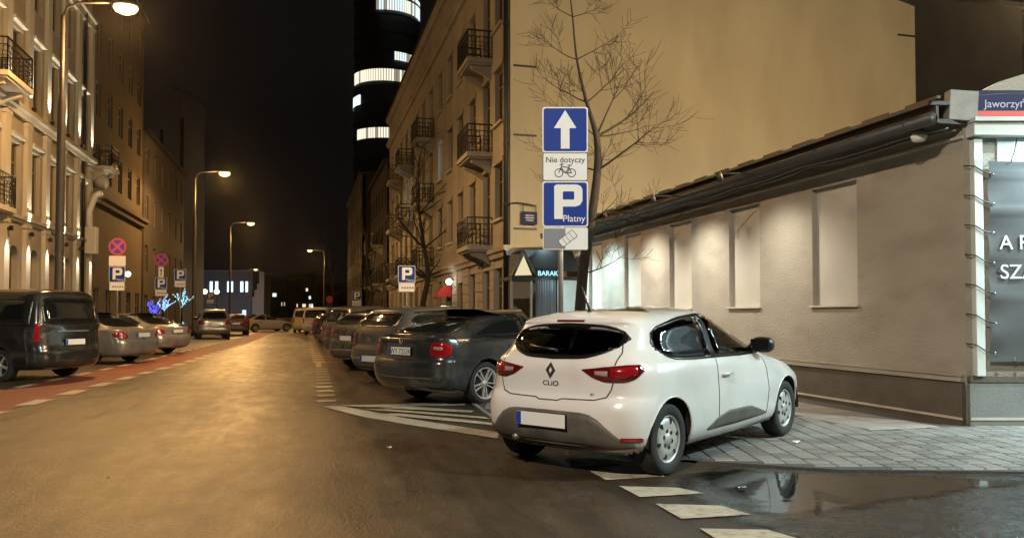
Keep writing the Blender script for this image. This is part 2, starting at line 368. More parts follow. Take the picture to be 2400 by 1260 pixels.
class Car:
    def __init__(s, name, label, sp, loc, heading, group=None, q=1):
        """heading: degrees clockwise from the street direction (+Y)"""
        s.sp = sp; s.q = q
        s.root = thing(name, label, 'van' if sp.get('van') else 'car', loc, R(90 - heading), group)
        vs, fs = body_shell(sp, q)
        s.bvh = BVHTree.FromPolygons(vs, fs)
        wb, ra = sp['wb'], sp['arch']
        vs = [v.copy() for v in vs]; keep = []; cut = set()
        zc = sp['wr']
        for f in fs:
            c = sum((vs[i] for i in f), Vector()) / len(f)
            inside = False
            if abs(c.y) > .42:
                for x in (0, wb):
                    if math.hypot(c.x - x, c.z - zc) < ra: inside = True
            if not inside and sp.get('hollow'):
                for kind, lo, hi in s.holes():
                    if kind == 'side' and abs(c.y) > .4:
                        a, b = c.x, c.z
                    elif kind == 'rear' and c.x < .3: a, b = c.y, c.z
                    elif kind == 'front' and c.x > 1.2: a, b = c.y, c.z
                    else: continue
                    if lo[0][0] + .036 < a < lo[-1][0] - .036 and interp(lo, a) + .022 < b < interp(hi, a) - .022: inside = True
            if inside: cut.update(f)
            else: keep.append(f)
        for f in keep:
            for i in f:
                v = vs[i]
                if abs(v.y) > .42:
                    for x in (0, wb):
                        d = math.hypot(v.x - x, v.z - zc)
                        if d < ra * 1.001 or (i in cut and d < ra * 1.2):
                            k = ra / max(d, 1e-6); v.x = x + (v.x - x) * k; v.z = zc + (v.z - zc) * k
        used = sorted({i for f in keep for i in f}); mp = {i: k for k, i in enumerate(used)}
        mb = MB(); mb.add([vs[i] for i in used], [tuple(mp[i] for i in f) for f in keep], 0, True)
        s.body = obj('body', mb, sp['paint'], s.root)
        s.build()
    def holes(s):
        sp = s.sp; out = [('side', lo, hi) for lo, hi in sp['side_windows']]
        if sp.get('rear_window'): out.append(('rear', *sp['rear_window']))
        if sp.get('windshield'): out.append(('front', *sp['windshield']))
        return out
    def cast(s, o, d):
        h = s.bvh.ray_cast(Vector(o), Vector(d), 12)
        if h[0] is None:
            h = s.bvh.find_nearest(Vector(o) + Vector(d) * (s.miss if hasattr(s, 'miss') else 3))
        return h[0], h[1]
    def pt(s, mode, a, b):
        """surface point and normal: side (x,z), rear/front (y,z), cornerL/R (s,z)"""
        if mode in ('left', 'right'):
            sg = 1 if mode == 'left' else -1; s.miss = 2.2
            p, n = s.cast((a, sg * 3, b), (0, -sg, 0))
        elif mode == 'rear': s.miss = 4; p, n = s.cast((-5, a, b), (1, 0, 0))
        elif mode == 'front': s.miss = 4; p, n = s.cast((8, a, b), (-1, 0, 0))
        elif mode == 'top': s.miss = 2; p, n = s.cast((a, b, 4), (0, 0, -1))
        else:
            sg = 1 if mode == 'cornerL' else -1; al = R(s.sp.get('corner_angle', 40))
            d = Vector((math.cos(al), -sg * math.sin(al), 0)); t = Vector((math.sin(al), sg * math.cos(al), 0))
            o = t * a - d * 4; o.z = b; s.miss = 4
            p, n = s.cast(o, d)
        return p, n
    def grid(s, mode, lo, hi, nu, nv, bu=0, bv=0):
        x0, x1 = lo[0][0], lo[-1][0]
        us = [i / nu for i in range(nu + 1)]; vv = [j / nv for j in range(nv + 1)]
        if bu: us = [0, bu] + [lerp(bu, 1 - bu, i / nu) for i in range(1, nu)] + [1 - bu, 1]
        if bv: vv = [0, bv] + [lerp(bv, 1 - bv, j / nv) for j in range(1, nv)] + [1 - bv, 1]
        P = []
        for u in us:
            a = lerp(x0, x1, u); l = interp(lo, a); h = interp(hi, a)
            P.append([s.pt(mode, a, lerp(l, h, v)) for v in vv])
        return P
    def decal(s, name, mode, lo, hi, mt, off=.005, nu=None, nv=None, parent=None, ring=None, smooth=True, thick=.012):
        """a panel lying on the body; ring=(bu,bv) splits it into a border (returned) and a pane"""
        nu = nu or (12 if s.q else 8); nv = nv or (5 if s.q else 4)
        P = s.grid(mode, lo, hi, nu, nv, *(ring or (0, 0)))
        nu, nv = len(P) - 1, len(P[0]) - 1
        # orientation test
        a = P[1][nv // 2][0] - P[0][nv // 2][0]; b = P[nu // 2][nv][0] - P[nu // 2][0][0]
        flip = a.cross(b).dot(P[nu // 2][nv // 2][1]) < 0
        def make(cells):
            mb = MB(); idx = {}; vs = []; fs = []
            def vid(i, j):
                if (i, j) not in idx:
                    idx[(i, j)] = len(vs); p, n = P[i][j]; vs.append(p + n * off)
                return idx[(i, j)]
            edges = {}
            for i, j in cells:
                f = [vid(i, j), vid(i + 1, j), vid(i + 1, j + 1), vid(i, j + 1)]
                if flip: f.reverse()
                fs.append(tuple(f))
                for k in range(4): edges[(f[k], f[(k + 1) % 4])] = 1
            inv = {v: k for k, v in idx.items()}; low = {}
            bnd = [e for e in edges if (e[1], e[0]) not in edges]
            for e in bnd:
                for v in e:
                    if v not in low:
                        p, n = P[inv[v][0]][inv[v][1]]; low[v] = len(vs); vs.append(p - n * thick)
            for a_, b_ in bnd: fs.append((b_, a_, low[a_], low[b_]))
            mb.add(vs, fs, 0, smooth); return mb
        allc = [(i, j) for i in range(nu) for j in range(nv)]
        if ring:
            rc = [c for c in allc if c[0] in (0, nu - 1) or c[1] in (0, nv - 1)]
            ic = [c for c in allc if c not in set(rc)]
            return make(rc), make(ic)
        return obj(name, make(allc), mt, parent or s.root)
    def window(s, name, mode, lo, hi, ring=(.045, .085), nu=None, nv=None):
        fr, pn = s.decal(name, mode, lo, hi, None, .004, nu, nv, ring=ring)
        o = obj(name, fr, M_['gasket'], s.root)
        obj('pane', pn, s.sp.get('glass', M_['darkglass']), o)
        return o
    def strip(s, name, mode, pts, w, mt, off=.002, parent=None, n=6):
        """thin line following the body through the given outline points"""
        mb = MB(); P = []
        for (a, b), (c, d) in zip(pts, pts[1:]):
            for k in range(n): P.append(s.pt(mode, lerp(a, c, k / n), lerp(b, d, k / n)))
        P.append(s.pt(mode, *pts[-1]))
        vs = []; fs = []
        for i, (p, nn) in enumerate(P):
            d = P[min(i + 1, len(P) - 1)][0] - P[max(i - 1, 0)][0]; d.normalize(); t = d.cross(nn); t.normalize()
            vs += [p + t * w / 2 + nn * off, p - t * w / 2 + nn * off, p - t * w / 2 - nn * .006, p + t * w / 2 - nn * .006]
        for i in range(len(P) - 1):
            o = i * 4
            for a, b in ((1, 0), (2, 1), (0, 3)): fs.append((o + a, o + b, o + b + 4, o + a + 4))
        mb.add(vs, fs, 0, False)
        return obj(name, mb, mt, parent or s.root)
    def wheel(s, x, y, style):
        sp = s.sp; r = sp['wr']; tw = sp.get('tw', .20); rr = r * sp.get('rimk', .68); sg = 1 if y > 0 else -1
        key = ('w', id(sp), style, s.q)
        n = 40 if s.q else 20
        Mx = Matrix.Rotation(R(-90), 4, 'X')                         # lathe z -> outward y
        if key not in MESH:
            t = MB(); h = tw / 2
            prof = [(rr * .98, -h * .8), (rr * 1.05, -h * .95), (r * .90, -h), (r * .97, -h * .88), (r, -h * .6), (r, h * .6), (r * .97, h * .88), (r * .90, h), (rr * 1.05, h * .95), (rr * .97, h * .72)]
            t.lathe(prof, n, Mx)
            hub = MB(); hub.lathe([(.001, h * .30), (rr * .6, h * .30), (rr * .62, h * .22), (rr * .98, h * .20), (rr * .98, -h * .5), (.001, -h * .5)], n, Mx)
            rim = MB(); z0 = h * .78
            rim.lathe([(rr * .985, z0 * .6), (rr * 1.02, z0 * 1.08), (rr * .97, z0 * 1.1), (rr * .90, z0 * .82), (rr * .90, z0 * .3)], n, Mx)
            if style == 'cap':
                rim.lathe([(rr * .93, z0 * .75), (rr * .80, z0 * 1.05), (rr * .5, z0 * 1.08), (rr * .28, z0 * .98), (rr * .24, z0 * 1.12), (.001, z0 * 1.14)], n, Mx)
                for k in range(6):
                    a = R(60 * k + 12); c_, s_ = math.cos(a), math.sin(a)
                    pl = []
                    for u, v in ((.66, -.05), (.80, -.10), (.86, -.07), (.86, .07), (.80, .10), (.66, .05), (.63, 0)):
                        u, v = u * rr, v * rr; pl.append((u * c_ - v * s_, u * s_ + v * c_))
                    rim.prism(pl, z0 * .9, z0 * 1.10, Mx, 1)
                for k in range(6):
                    a = R(60 * k + 42); rim.prism([(rr * .36 * math.cos(a) + q * .02 * math.cos(w), rr * .36 * math.sin(a) + q * .02 * math.sin(w)) for q in (1,) for w in (0, 1.57, 3.14, 4.71)], z0 * .9, z0 * 1.09, Mx, 1)
            else:
                ns = 5
                for k in range(ns):
                    for dv in ((-.11, .11) if style == 'double' else (0,)):
                        a = R(360 / ns * k + 20); c_, s_ = math.cos(a), math.sin(a); pl = []
                        ww = .034 if style == 'double' else .10
                        for u, v in ((.10, dv * .5 - ww), (.95, dv * 1.55 - ww), (.95, dv * 1.55 + ww), (.10, dv * .5 + ww)):
                            u, v = u * rr, v * rr; pl.append((u * c_ - v * s_, u * s_ + v * c_))
                        rim.prism(pl, z0 * .45, z0 * .9, Mx)
                rim.lathe([(rr * .2, z0 * .4), (rr * .2, z0 * .92), (.001, z0 * .95)], 20, Mx)
            MESH[key] = (hub.mesh('wheel', M_['under']), t.mesh('tyre', M_['rubber']), rim.mesh('rim', [sp.get('rimmat', M_['alloy']), M_['under']]))
        hb, ty, rm = MESH[key]
        w = link('wheel', hb, s.root, (x, y, r), (0, 0, 0 if sg > 0 else math.pi))
        link('tyre', ty, w); link('rim', rm, w)
        # wheel housing
        lk = ('l', id(sp))
        if lk not in MESH:
            mb = MB(); ra = sp['arch'] * .99; vs = []; fs = []; na = 14
            for yy in (0.0, -.32):
                for k in range(na + 1):
                    a = R(-4 + 188 * k / na); vs.append((ra * math.cos(a), yy, ra * math.sin(a)))
            for k in range(na): fs.append((k, k + 1, k + na + 2, k + na + 1))
            vs.append((0, -.32, 0)); c0 = len(vs) - 1
            for k in range(na): fs.append((na + 1 + k, na + 2 + k, c0))
            mb.add(vs, fs, 0, False); MESH[lk] = mb.mesh('wheel_housing', M_['under'])
        ww = sp['w'] - .03
        link('wheel_housing', MESH[lk], s.root, (x, sg * ww, r), (0, 0, 0 if sg > 0 else math.pi))
        # arch lip on the body
        mb = MB(); pth = []
        for k in range(21):
            a = R(-8 + 196 * k / 20); xx = x + sp['arch'] * math.cos(a); zz = r + sp['arch'] * math.sin(a)
            if zz < sp['rows'][0][0] + .02: continue
            p, n_ = s.pt('left' if sg > 0 else 'right', xx, zz); pth.append(p - n_ * .004)
        if len(pth) > 3:
            mb.tube(pth, .009, 6); obj('wheel_arch', mb, sp.get('archmat', sp['paint']), s.root)
    def plate(s, z, y=0, text=None, w=.52, h=.114, eu=True, tilt=0):
        p, n = s.pt('rear', y, z)
        x = p.x - .022
        base = thing_part('number_plate', s.root, (x, y, z), (0, R(tilt), 0))
        mb = MB(); mb.box((0, 0, 0), (.012, w, h)); b = obj('number_plate', mb, M_['plate'], s.root, (x, y, z), (0, R(tilt), 0))
        bpy.data.objects.remove(base)
        mb = MB(); mb.box((.004, 0, 0), (.014, w + .012, h + .012)); obj('plate_holder', mb, M_['blackplastic'], b)
        if eu:
            mb = MB(); mb.box((-.0075, w / 2 - .024, 0), (.003, .045, h - .006)); obj('blue_strip', mb, M_['eublue'], b)
        if text:
            Mt = Matrix.Translation((-.0075, -.02, -h * .36)) @ Matrix(((0, 0, -1, 0), (-1, 0, 0, 0), (0, 1, 0, 0), (0, 0, 0, 1)))
            shape2d('lettering', None, .0008, M_['platetext'], b, Mt, text=text, size=h * .98)
        return b
    def text(s, body, y, z, size, mt, name='lettering', kx=1.0):
        p, n = s.pt('rear', y, z)
        ax = -n; zz = Vector((0, 0, 1)); up = (zz - n * zz.dot(n)).normalized(); rt = up.cross(n).normalized()
        Mt = Matrix.Translation(p + n * .004) @ Matrix(((rt.x, up.x, n.x, 0), (rt.y, up.y, n.y, 0), (rt.z, up.z, n.z, 0), (0, 0, 0, 1)))
        return shape2d(name, None, .002, mt, s.root, Mt @ Matrix.Diagonal((kx, 1, 1, 1)), text=body, size=size)
    def emblem(s, loops, y, z, mt, name='emblem'):
        p, n = s.pt('rear', y, z); zz = Vector((0, 0, 1)); up = (zz - n * zz.dot(n)).normalized(); rt = up.cross(n).normalized()
        Mt = Matrix.Translation(p + n * .006) @ Matrix(((rt.x, up.x, n.x, 0), (rt.y, up.y, n.y, 0), (rt.z, up.z, n.z, 0), (0, 0, 0, 1)))
        return shape2d(name, loops, .005, mt, s.root, Mt)
    def mirror(s, sg, x, z, mt, k=1):
        mode = 'left' if sg > 0 else 'right'
        p, n = s.pt(mode, x, z)
        mb = MB(); vs = []; fs = []; nu, nv = 12, 8
        c = p + Vector((-.03, sg * .15, .03))
        for i in range(nu):
            a = 2 * math.pi * i / nu
            for j in range(nv + 1):
                b = -math.pi / 2 + math.pi * j / nv
                e = .75
                f = lambda t: math.copysign(abs(t) ** e, t)
                vs.append(c + Vector((.075 * f(math.sin(b)), .12 * f(math.cos(b)) * f(math.cos(a)), .085 * f(math.cos(b)) * f(math.sin(a)))) * k)
        for i in range(nu):
            for j in range(nv):
                i2 = (i + 1) % nu; fs.append((i * (nv + 1) + j, i2 * (nv + 1) + j, i2 * (nv + 1) + j + 1, i * (nv + 1) + j + 1))
        mb.add(vs, fs, 0, True); mb.tube([p - n * .03, p + n * .05 + Vector((0, 0, -.01)), c + Vector((0, -sg * .05, -.05))], [.035, .03, .022], 8)
        m = obj('wing_mirror', mb, mt, s.root)
        g = MB(); g.box(c + Vector((-.078 * k, 0, 0)), (.004, .19 * k, .12 * k)); obj('mirror_glass', g, M_['darkglass'], m)
    def build(s):
        sp = s.sp; wb = sp['wb']
        ub = MB(); ub.box(((sp['rows'][0][1] + sp['rows'][0][2]) / 2, 0, sp['rows'][0][0] + .03), (sp['rows'][0][2] - sp['rows'][0][1] - .25, sp['w'] * 2 - .62, .07))
        ub.tube([(0, -sp['w'] + .2, sp['wr']), (0, sp['w'] - .2, sp['wr'])], .04, 8); ub.tube([(wb, -sp['w'] + .2, sp['wr']), (wb, sp['w'] - .2, sp['wr'])], .04, 8)
        obj('underbody', ub, M_['under'], s.root)
        off = sp['w'] - sp.get('tw', .20) / 2 - sp.get('tuck', .035)
        for x in (0, wb):
            for y in (off, -off): s.wheel(x, y, sp.get('wheel', 'single'))
        for lo, hi in sp['side_windows']:
            for m in ('left', 'right'): s.window('side_window', m, lo, hi, nu=8)
        if sp.get('rear_window'): s.window('rear_window', 'rear', *sp['rear_window'], ring=(.05, .10), nu=14, nv=6)
        if sp.get('windshield'): s.window('windshield', 'front', *sp['windshield'], ring=(.04, .08), nu=12, nv=6)
        for lo, hi in sp.get('taillights', []):
            for m in ('cornerL', 'cornerR'):
                t = s.decal('taillight', m, lo, hi, sp.get('lens', M_['redlens']), .008, nu=14, nv=6)
                for (a0, a1, b0, b1, mt) in sp.get('lens_parts', []):
                    x0, x1 = lo[0][0], lo[-1][0]; xs = [lerp(x0, x1, lerp(a0, a1, k / 6)) for k in range(7)]
                    l2 = [(x, lerp(interp(lo, x), interp(hi, x), b0)) for x in xs]; h2 = [(x, lerp(interp(lo, x), interp(hi, x), b1)) for x in xs]
                    s.decal('lens', m, l2, h2, M_[mt], .011, nu=6, nv=3, parent=t)
        for nm, mode, lo, hi, mt in sp.get('panels', []): s.decal(nm, mode, lo, hi, M_[mt] if isinstance(mt, str) else mt, .006, nu=18, nv=5)
        for mode, pts in sp.get('seams', []): s.strip('panel_gap', mode, pts, sp.get('gap', .009), M_['seam'])
        for nm, mode, pts, w, mt in sp.get('strips', []): s.strip(nm, mode, pts, w, M_[mt] if isinstance(mt, str) else mt, .006)
        for x, z in sp.get('handles', []):
            for m in ('left', 'right'):
                p, n = s.pt(m, x, z); mb = MB()
                mb.tube([p + Vector((-.09, 0, 0)) - n * .005, p + Vector((-.075, 0, 0)) + n * .03, p + Vector((.075, 0, 0)) + n * .03, p + Vector((.09, 0, 0)) - n * .005], .014, 8)
                obj('door_handle', mb, sp['paint'], s.root)
        if sp.get('mirror'):
            for sg in (1, -1): s.mirror(sg, *sp['mirror'], sp.get('mirrormat', sp['paint']))
        if sp.get('plate'): s.plate(*sp['plate'], text=sp.get('plate_text'), **sp.get('plate_kw', {}))
        for xx, zz, hw in ((wb * .36, .55, .44), (wb * .74, .55, .44)) if sp.get('hollow') else ():
            for sg in (1, -1):
                mb = MB()
                mb.box((xx, sg * .33, zz), (.5, .46, .16), None)
                mb.box((xx - .27, sg * .33, zz + .28), (.14, .46, .56), Matrix.Rotation(R(-12), 3, 'Y'))
                mb.box((xx - .36, sg * .33, zz + .62), (.09, .26, .17), Matrix.Rotation(R(-8), 3, 'Y'))
                obj('seat', mb, M_['seat'], s.root)
        if sp.get('hollow'):
            mb = MB(); mb.box((wb * .8, 0, .80), (.35, 1.3, .22)); mb.box((wb * .32, 0, .34), (2.6, 1.4, .04)); obj('dashboard', mb, M_['seat'], s.root)
            mb = MB(); mb.lathe([(.18 + .015 * math.cos(a), .015 * math.sin(a)) for a in [k * .785 for k in range(8)]], 24, Matrix.Translation((wb * .72, .34, .86)) @ Matrix.Rotation(R(-65), 4, 'Y'), closed=True)
            obj('steering_wheel', mb, M_['blackplastic'], s.root)
MESH = {}
def thing_part(n, p, loc, rot):
    return link('tmp', None, p, loc, rot)
def sym(lst): return [(-a, b) for a, b in reversed(lst) if a > 0] + lst
def paint(name, col, rough=.28, metal=0, dirt=(.10, .085, .065), dlo=.55, dhi=.85, coat=.8, dscale=2.5):
    return mat(name, col, rough, metal, coat=coat, dirt=dirt, dscale=dscale, dlo=dlo, dhi=dhi, rvar=.05, back=(.03, .03, .03))
# ------------------------------------------------ body types
def spec_hatch(p):
    return dict(belt=.95, wb=2.59, w=.865, wr=.305, arch=.365, tw=.195, rimk=.66, paint=p, hollow=True, glass=M_['autoglass'], wheel='cap', archmat=p,
        rows=[(.20, -.44, 3.22, .76), (.25, -.56, 3.34, .815), (.33, -.625, 3.40, .85), (.46, -.65, 3.42, .862, dict(hip=.003)), (.58, -.645, 3.41, .865, dict(hip=.008)),
              (.655, -.615, 3.36, .862, dict(hip=.009)), (.70, -.585, 3.28, .858, dict(hip=.011)), (.80, -.575, 3.05, .85, dict(hip=.014)), (.885, -.575, 2.80, .838, dict(hip=.015, tf=.02)), (.945, -.56, 2.52, .815, dict(hip=.012, tf=.02)),
              (.99, -.525, 2.34, .785, dict(hip=.008)), (1.06, -.475, 2.12, .752, dict(rb=.16, rc=.4)), (1.16, -.40, 1.90, .724, dict(rb=.16, rc=.4)), (1.26, -.325, 1.67, .694, dict(rb=.14, rc=.4, tr=.01)),
              (1.325, -.285, 1.50, .668, dict(rb=.10, rc=.42, tr=.035)), (1.375, -.285, 1.35, .634, dict(rb=.08, rc=.42, tr=.055)), (1.41, -.25, 1.22, .578, dict(rb=.08, rc=.4, tr=.06)),
              (1.435, -.16, 1.06, .46, dict(tr=.06)), (1.447, 0.0, .98, .32, dict(tr=.055)), (1.452, .2, .92, .14, dict(tr=.05))],
        side_windows=[([(-.11, 1.12), (-.03, 1.035), (.10, .975), (.45, .955), (.875, .95)], [(-.11, 1.125), (-.09, 1.20), (.05, 1.265), (.45, 1.335), (.80, 1.36), (.875, 1.362)]),
                      ([(.90, .95), (1.5, .94), (2.06, .945)], [(.90, 1.364), (1.25, 1.354), (1.50, 1.29), (1.80, 1.14), (2.06, .958)])],
        rear_window=(sym([(0, .985), (.30, .995), (.46, 1.035), (.56, 1.085), (.625, 1.155)]), sym([(0, 1.295), (.30, 1.285), (.45, 1.265), (.57, 1.22), (.625, 1.165)])),
        windshield=(sym([(0, 1.0), (.66, 1.0)]), sym([(0, 1.315), (.45, 1.305), (.56, 1.28), (.66, 1.03)])),
        taillights=[([(-.115, .905), (-.03, .845), (.07, .812), (.22, .815), (.31, .845), (.385, .905)], [(-.115, .912), (.05, .935), (.25, .955), (.36, .955), (.385, .925)])],
        lens=M_['darkred'], lens_parts=[(.20, .40, .38, .72, 'clearlens'), (.45, .88, .25, .88, 'redlens')],
        panels=[('lower_bumper', 'rear', sym([(0, .245), (.5, .25), (.76, .285)]), sym([(0, .565), (.38, .56), (.48, .535), (.58, .45), (.66, .365), (.76, .355)]), 'plastic'),
                ('sill_trim', 'right', [(.66, .305), (1.3, .300), (1.98, .315)], [(.66, .32), (.85, .40), (1.10, .445), (1.6, .44), (1.98, .34)], 'plastic'),
                ('sill_trim', 'left', [(.66, .305), (1.3, .300), (1.98, .315)], [(.66, .32), (.85, .40), (1.10, .445), (1.6, .44), (1.98, .34)], 'plastic'),
                ('door_pillar', 'right', [(.845, .95), (.935, .95)], [(.845, 1.36), (.935, 1.362)], 'gasket'), ('door_pillar', 'left', [(.845, .95), (.935, .95)], [(.845, 1.36), (.935, 1.362)], 'gasket'),
                ('rear_reflector', 'cornerR', [(.17, .335), (.36, .335)], [(.17, .372), (.36, .368)], 'redlens'), ('rear_reflector', 'cornerL', [(.17, .335), (.36, .335)], [(.17, .372), (.36, .368)], 'redlens'),
                ('third_brake_light', 'rear', [(-.15, 1.302), (.15, 1.302)], [(-.15, 1.318), (.15, 1.318)], 'darkred')],
        seams=[('rear', sym([(0, .645), (.10, .645), (.14, .66), (.45, .665), (.55, .69), (.585, .75), (.60, .81)])), ('rear', [(.60, .95), (.61, 1.05), (.585, 1.12)]), ('rear', [(-.60, .95), (-.61, 1.05), (-.585, 1.12)]),
               ('right', [(.90, .945), (.885, .75), (.88, .46), (.90, .30)]), ('right', [(1.95, .93), (2.02, .78), (2.05, .55), (2.0, .32)]), ('left', [(.90, .945), (.885, .75), (.88, .46), (.90, .30)]),],
        handles=[(1.06, .79)], mirror=(1.93, 1.0), gap=.011, mirrormat=M_['blackplastic'], plate=(.478, .04))
def spec_liftback(p, **k):
    d = dict(belt=1.0, wb=2.70, w=.905, wr=.325, arch=.385, tw=.215, rimk=.74, paint=p, wheel='double',
        rows=[(.22, -.80, 3.30, .80), (.27, -.93, 3.46, .85), (.40, -1.02, 3.56, .89), (.55, -1.035, 3.57, .905), (.66, -1.025, 3.53, .906), (.71, -.985, 3.45, .905), (.82, -.965, 3.25, .903), (.92, -.95, 2.95, .893, dict(tf=.015)),
              (.985, -.955, 2.60, .875, dict(tf=.02)), (1.02, -.93, 2.40, .855), (1.055, -.80, 2.24, .825), (1.14, -.50, 1.98, .775), (1.24, -.17, 1.70, .725), (1.33, .16, 1.44, .675, dict(tr=.01)), (1.39, .42, 1.25, .625, dict(tr=.02)),
              (1.43, .62, 1.12, .54, dict(tr=.02)), (1.45, .78, 1.02, .40), (1.457, .85, .97, .2)],
        side_windows=[([(-.18, 1.075), (.05, 1.035), (.5, 1.015), (.92, 1.005)], [(-.18, 1.085), (0, 1.15), (.3, 1.255), (.6, 1.33), (.92, 1.36)]),
                      ([(.98, 1.005), (1.5, .99), (2.05, .985)], [(.98, 1.362), (1.2, 1.35), (1.5, 1.25), (1.8, 1.10), (2.05, 1.0)])],
        rear_window=(sym([(0, 1.055), (.45, 1.06), (.60, 1.075), (.66, 1.10)]), sym([(0, 1.345), (.35, 1.34), (.48, 1.315), (.58, 1.23), (.66, 1.11)])),
        windshield=(sym([(0, 1.06), (.68, 1.06)]), sym([(0, 1.34), (.5, 1.33), (.68, 1.08)])),
        taillights=[([(-.10, .79), (.0, .735), (.16, .74), (.215, .80)], [(-.10, .90), (-.04, .965), (.10, .96), (.215, .90)])], lens_parts=[(.16, .60, .50, .70, 'clearlens')],
        seams=[('rear', sym([(0, .70), (.5, .70), (.62, .72), (.67, .76)])), ('rear', sym([(0, .955), (.4, .95), (.5, .93)])), ('right', [(-.02, 1.02), (-.25, .93), (-.30, .85)]), ('right', [(.95, 1.0), (.94, .7), (.93, .35)]), ('right', [(.03, 1.03), (.30, .85), (.45, .65), (.5, .5)]), ('right', [(2.05, .97), (2.08, .6), (2.0, .35)])],
        strips=[('window_trim', 'right', [(-.12, 1.04), (.5, 1.0), (1.2, .985), (2.0, .97)], .018, 'chrome'), ('window_trim', 'left', [(-.12, 1.04), (.5, 1.0), (1.2, .985), (2.0, .97)], .018, 'chrome'),
                ('bumper_trim', 'rear', [(-.7, .44), (0, .43), (.7, .44)], .014, 'steel')],
        handles=[(.55, .885), (1.5, .87)], mirror=(1.98, 1.02), plate=(.82, .0), archmat=p)
    d.update(k); return d
def spec_sedan(p, **k):
    d = dict(belt=.98, wb=2.80, w=.90, wr=.32, arch=.38, tw=.205, rimk=.68, paint=p, wheel='single',
        rows=[(.20, -.90, 3.40, .78), (.26, -1.02, 3.50, .84), (.40, -1.10, 3.58, .88), (.55, -1.11, 3.58, .90), (.66, -1.09, 3.54, .90), (.72, -1.055, 3.46, .90), (.82, -1.045, 3.28, .895), (.90, -1.03, 2.98, .885, dict(tf=.015)),
              (.955, -.99, 2.65, .865, dict(tf=.015)), (.985, -.88, 2.40, .835, dict(tr=.02)), (1.01, -.66, 2.24, .80, dict(tr=.02)), (1.08, -.42, 2.08, .765), (1.18, -.14, 1.82, .715), (1.28, .14, 1.58, .665), (1.35, .38, 1.38, .615),
              (1.40, .60, 1.22, .53, dict(tr=.02)), (1.425, .78, 1.10, .38), (1.432, .9, 1.02, .2)],
        side_windows=[([(-.14, 1.06), (.1, 1.01), (.5, .985), (.94, .975)], [(-.14, 1.07), (.05, 1.15), (.35, 1.27), (.6, 1.32), (.94, 1.34)]),
                      ([(1.0, .975), (1.5, .965), (2.10, .965)], [(1.0, 1.342), (1.3, 1.31), (1.6, 1.20), (2.10, .98)])],
        rear_window=(sym([(0, 1.02), (.45, 1.03), (.60, 1.05), (.66, 1.08)]), sym([(0, 1.34), (.35, 1.335), (.48, 1.30), (.58, 1.20), (.66, 1.09)])),
        windshield=(sym([(0, 1.02), (.68, 1.02)]), sym([(0, 1.34), (.5, 1.325), (.68, 1.05)])),
        taillights=[([(-.22, .72), (0, .70), (.14, .76), (.18, .82)], [(-.22, .80), (-.1, .89), (.05, .90), (.18, .85)])],
        seams=[('rear', sym([(0, .69), (.6, .69), (.72, .72)])), ('left', [(.97, .97), (.96, .6), (.95, .32)]), ('right', [(.97, .97), (.96, .6), (.95, .32)])],
        handles=[(.60, .86), (1.55, .85)], mirror=(2.0, 1.0), plate=(.80, .0))
    d.update(k); return d
def spec_suv(p, H=1.66, **k):
    e = H - 1.66
    d = dict(belt=1.08, wb=2.66, w=.91, wr=.345, arch=.41, tw=.22, rimk=.68, paint=p, wheel='single', archmat=M_['blackplastic'],
        rows=[(.26, -.68, 3.30, .80), (.31, -.80, 3.42, .85), (.44, -.86, 3.48, .89), (.60, -.865, 3.48, .908), (.70, -.845, 3.44, .91), (.78, -.81, 3.36, .91), (.92, -.805, 3.12, .905), (1.02, -.79, 2.85, .89, dict(tf=.02)),
              (1.08, -.765, 2.55, .87, dict(tf=.02)), (1.13, -.735, 2.36, .845), (1.22, -.68, 2.14, .81, dict(rb=.14)), (1.34 + e * .4, -.60, 1.90, .765), (1.46 + e * .7, -.53, 1.66, .72, dict(tr=.01)), (1.55 + e, -.50, 1.46, .67, dict(tr=.02)),
              (1.61 + e, -.47, 1.32, .60, dict(tr=.03)), (1.645 + e, -.36, 1.20, .48, dict(tr=.03)), (1.66 + e, -.2, 1.1, .28, dict(tr=.03))],
        side_windows=[([(-.42, 1.22), (-.2, 1.14), (.3, 1.11), (.92, 1.095)], [(-.42, 1.30 + e * .5), (-.3, 1.42 + e * .6), (.2, 1.50 + e * .8), (.92, 1.55 + e)]),
                      ([(.98, 1.09), (1.5, 1.08), (2.10, 1.08)], [(.98, 1.55 + e), (1.3, 1.53 + e), (1.65, 1.40 + e * .6), (2.10, 1.11)])],
        rear_window=(sym([(0, 1.12), (.5, 1.13), (.64, 1.17)]), sym([(0, 1.50 + e * .8), (.45, 1.49 + e * .8), (.58, 1.44 + e * .7), (.64, 1.30 + e * .3)])),
        windshield=(sym([(0, 1.14), (.70, 1.14)]), sym([(0, 1.56 + e), (.5, 1.54 + e), (.70, 1.18)])),
        taillights=[([(-.06, .84), (.05, .82), (.20, .86), (.27, .92)], [(-.06, 1.0), (.08, 1.07), (.20, 1.08), (.27, 1.0)])],
        seams=[('rear', sym([(0, .66), (.5, .66), (.66, .70), (.70, .80)])), ('left', [(.95, 1.09), (.95, .6), (.95, .4)]), ('right', [(.95, 1.09), (.95, .6), (.95, .4)])],
        panels=[('lower_bumper', 'rear', sym([(0, .30), (.5, .30), (.76, .33)]), sym([(0, .52), (.5, .52), (.76, .46)]), 'plastic')],
        handles=[(.6, .95), (1.55, .93)], mirror=(2.0, 1.13), plate=(.79, .0))
    d.update(k); return d
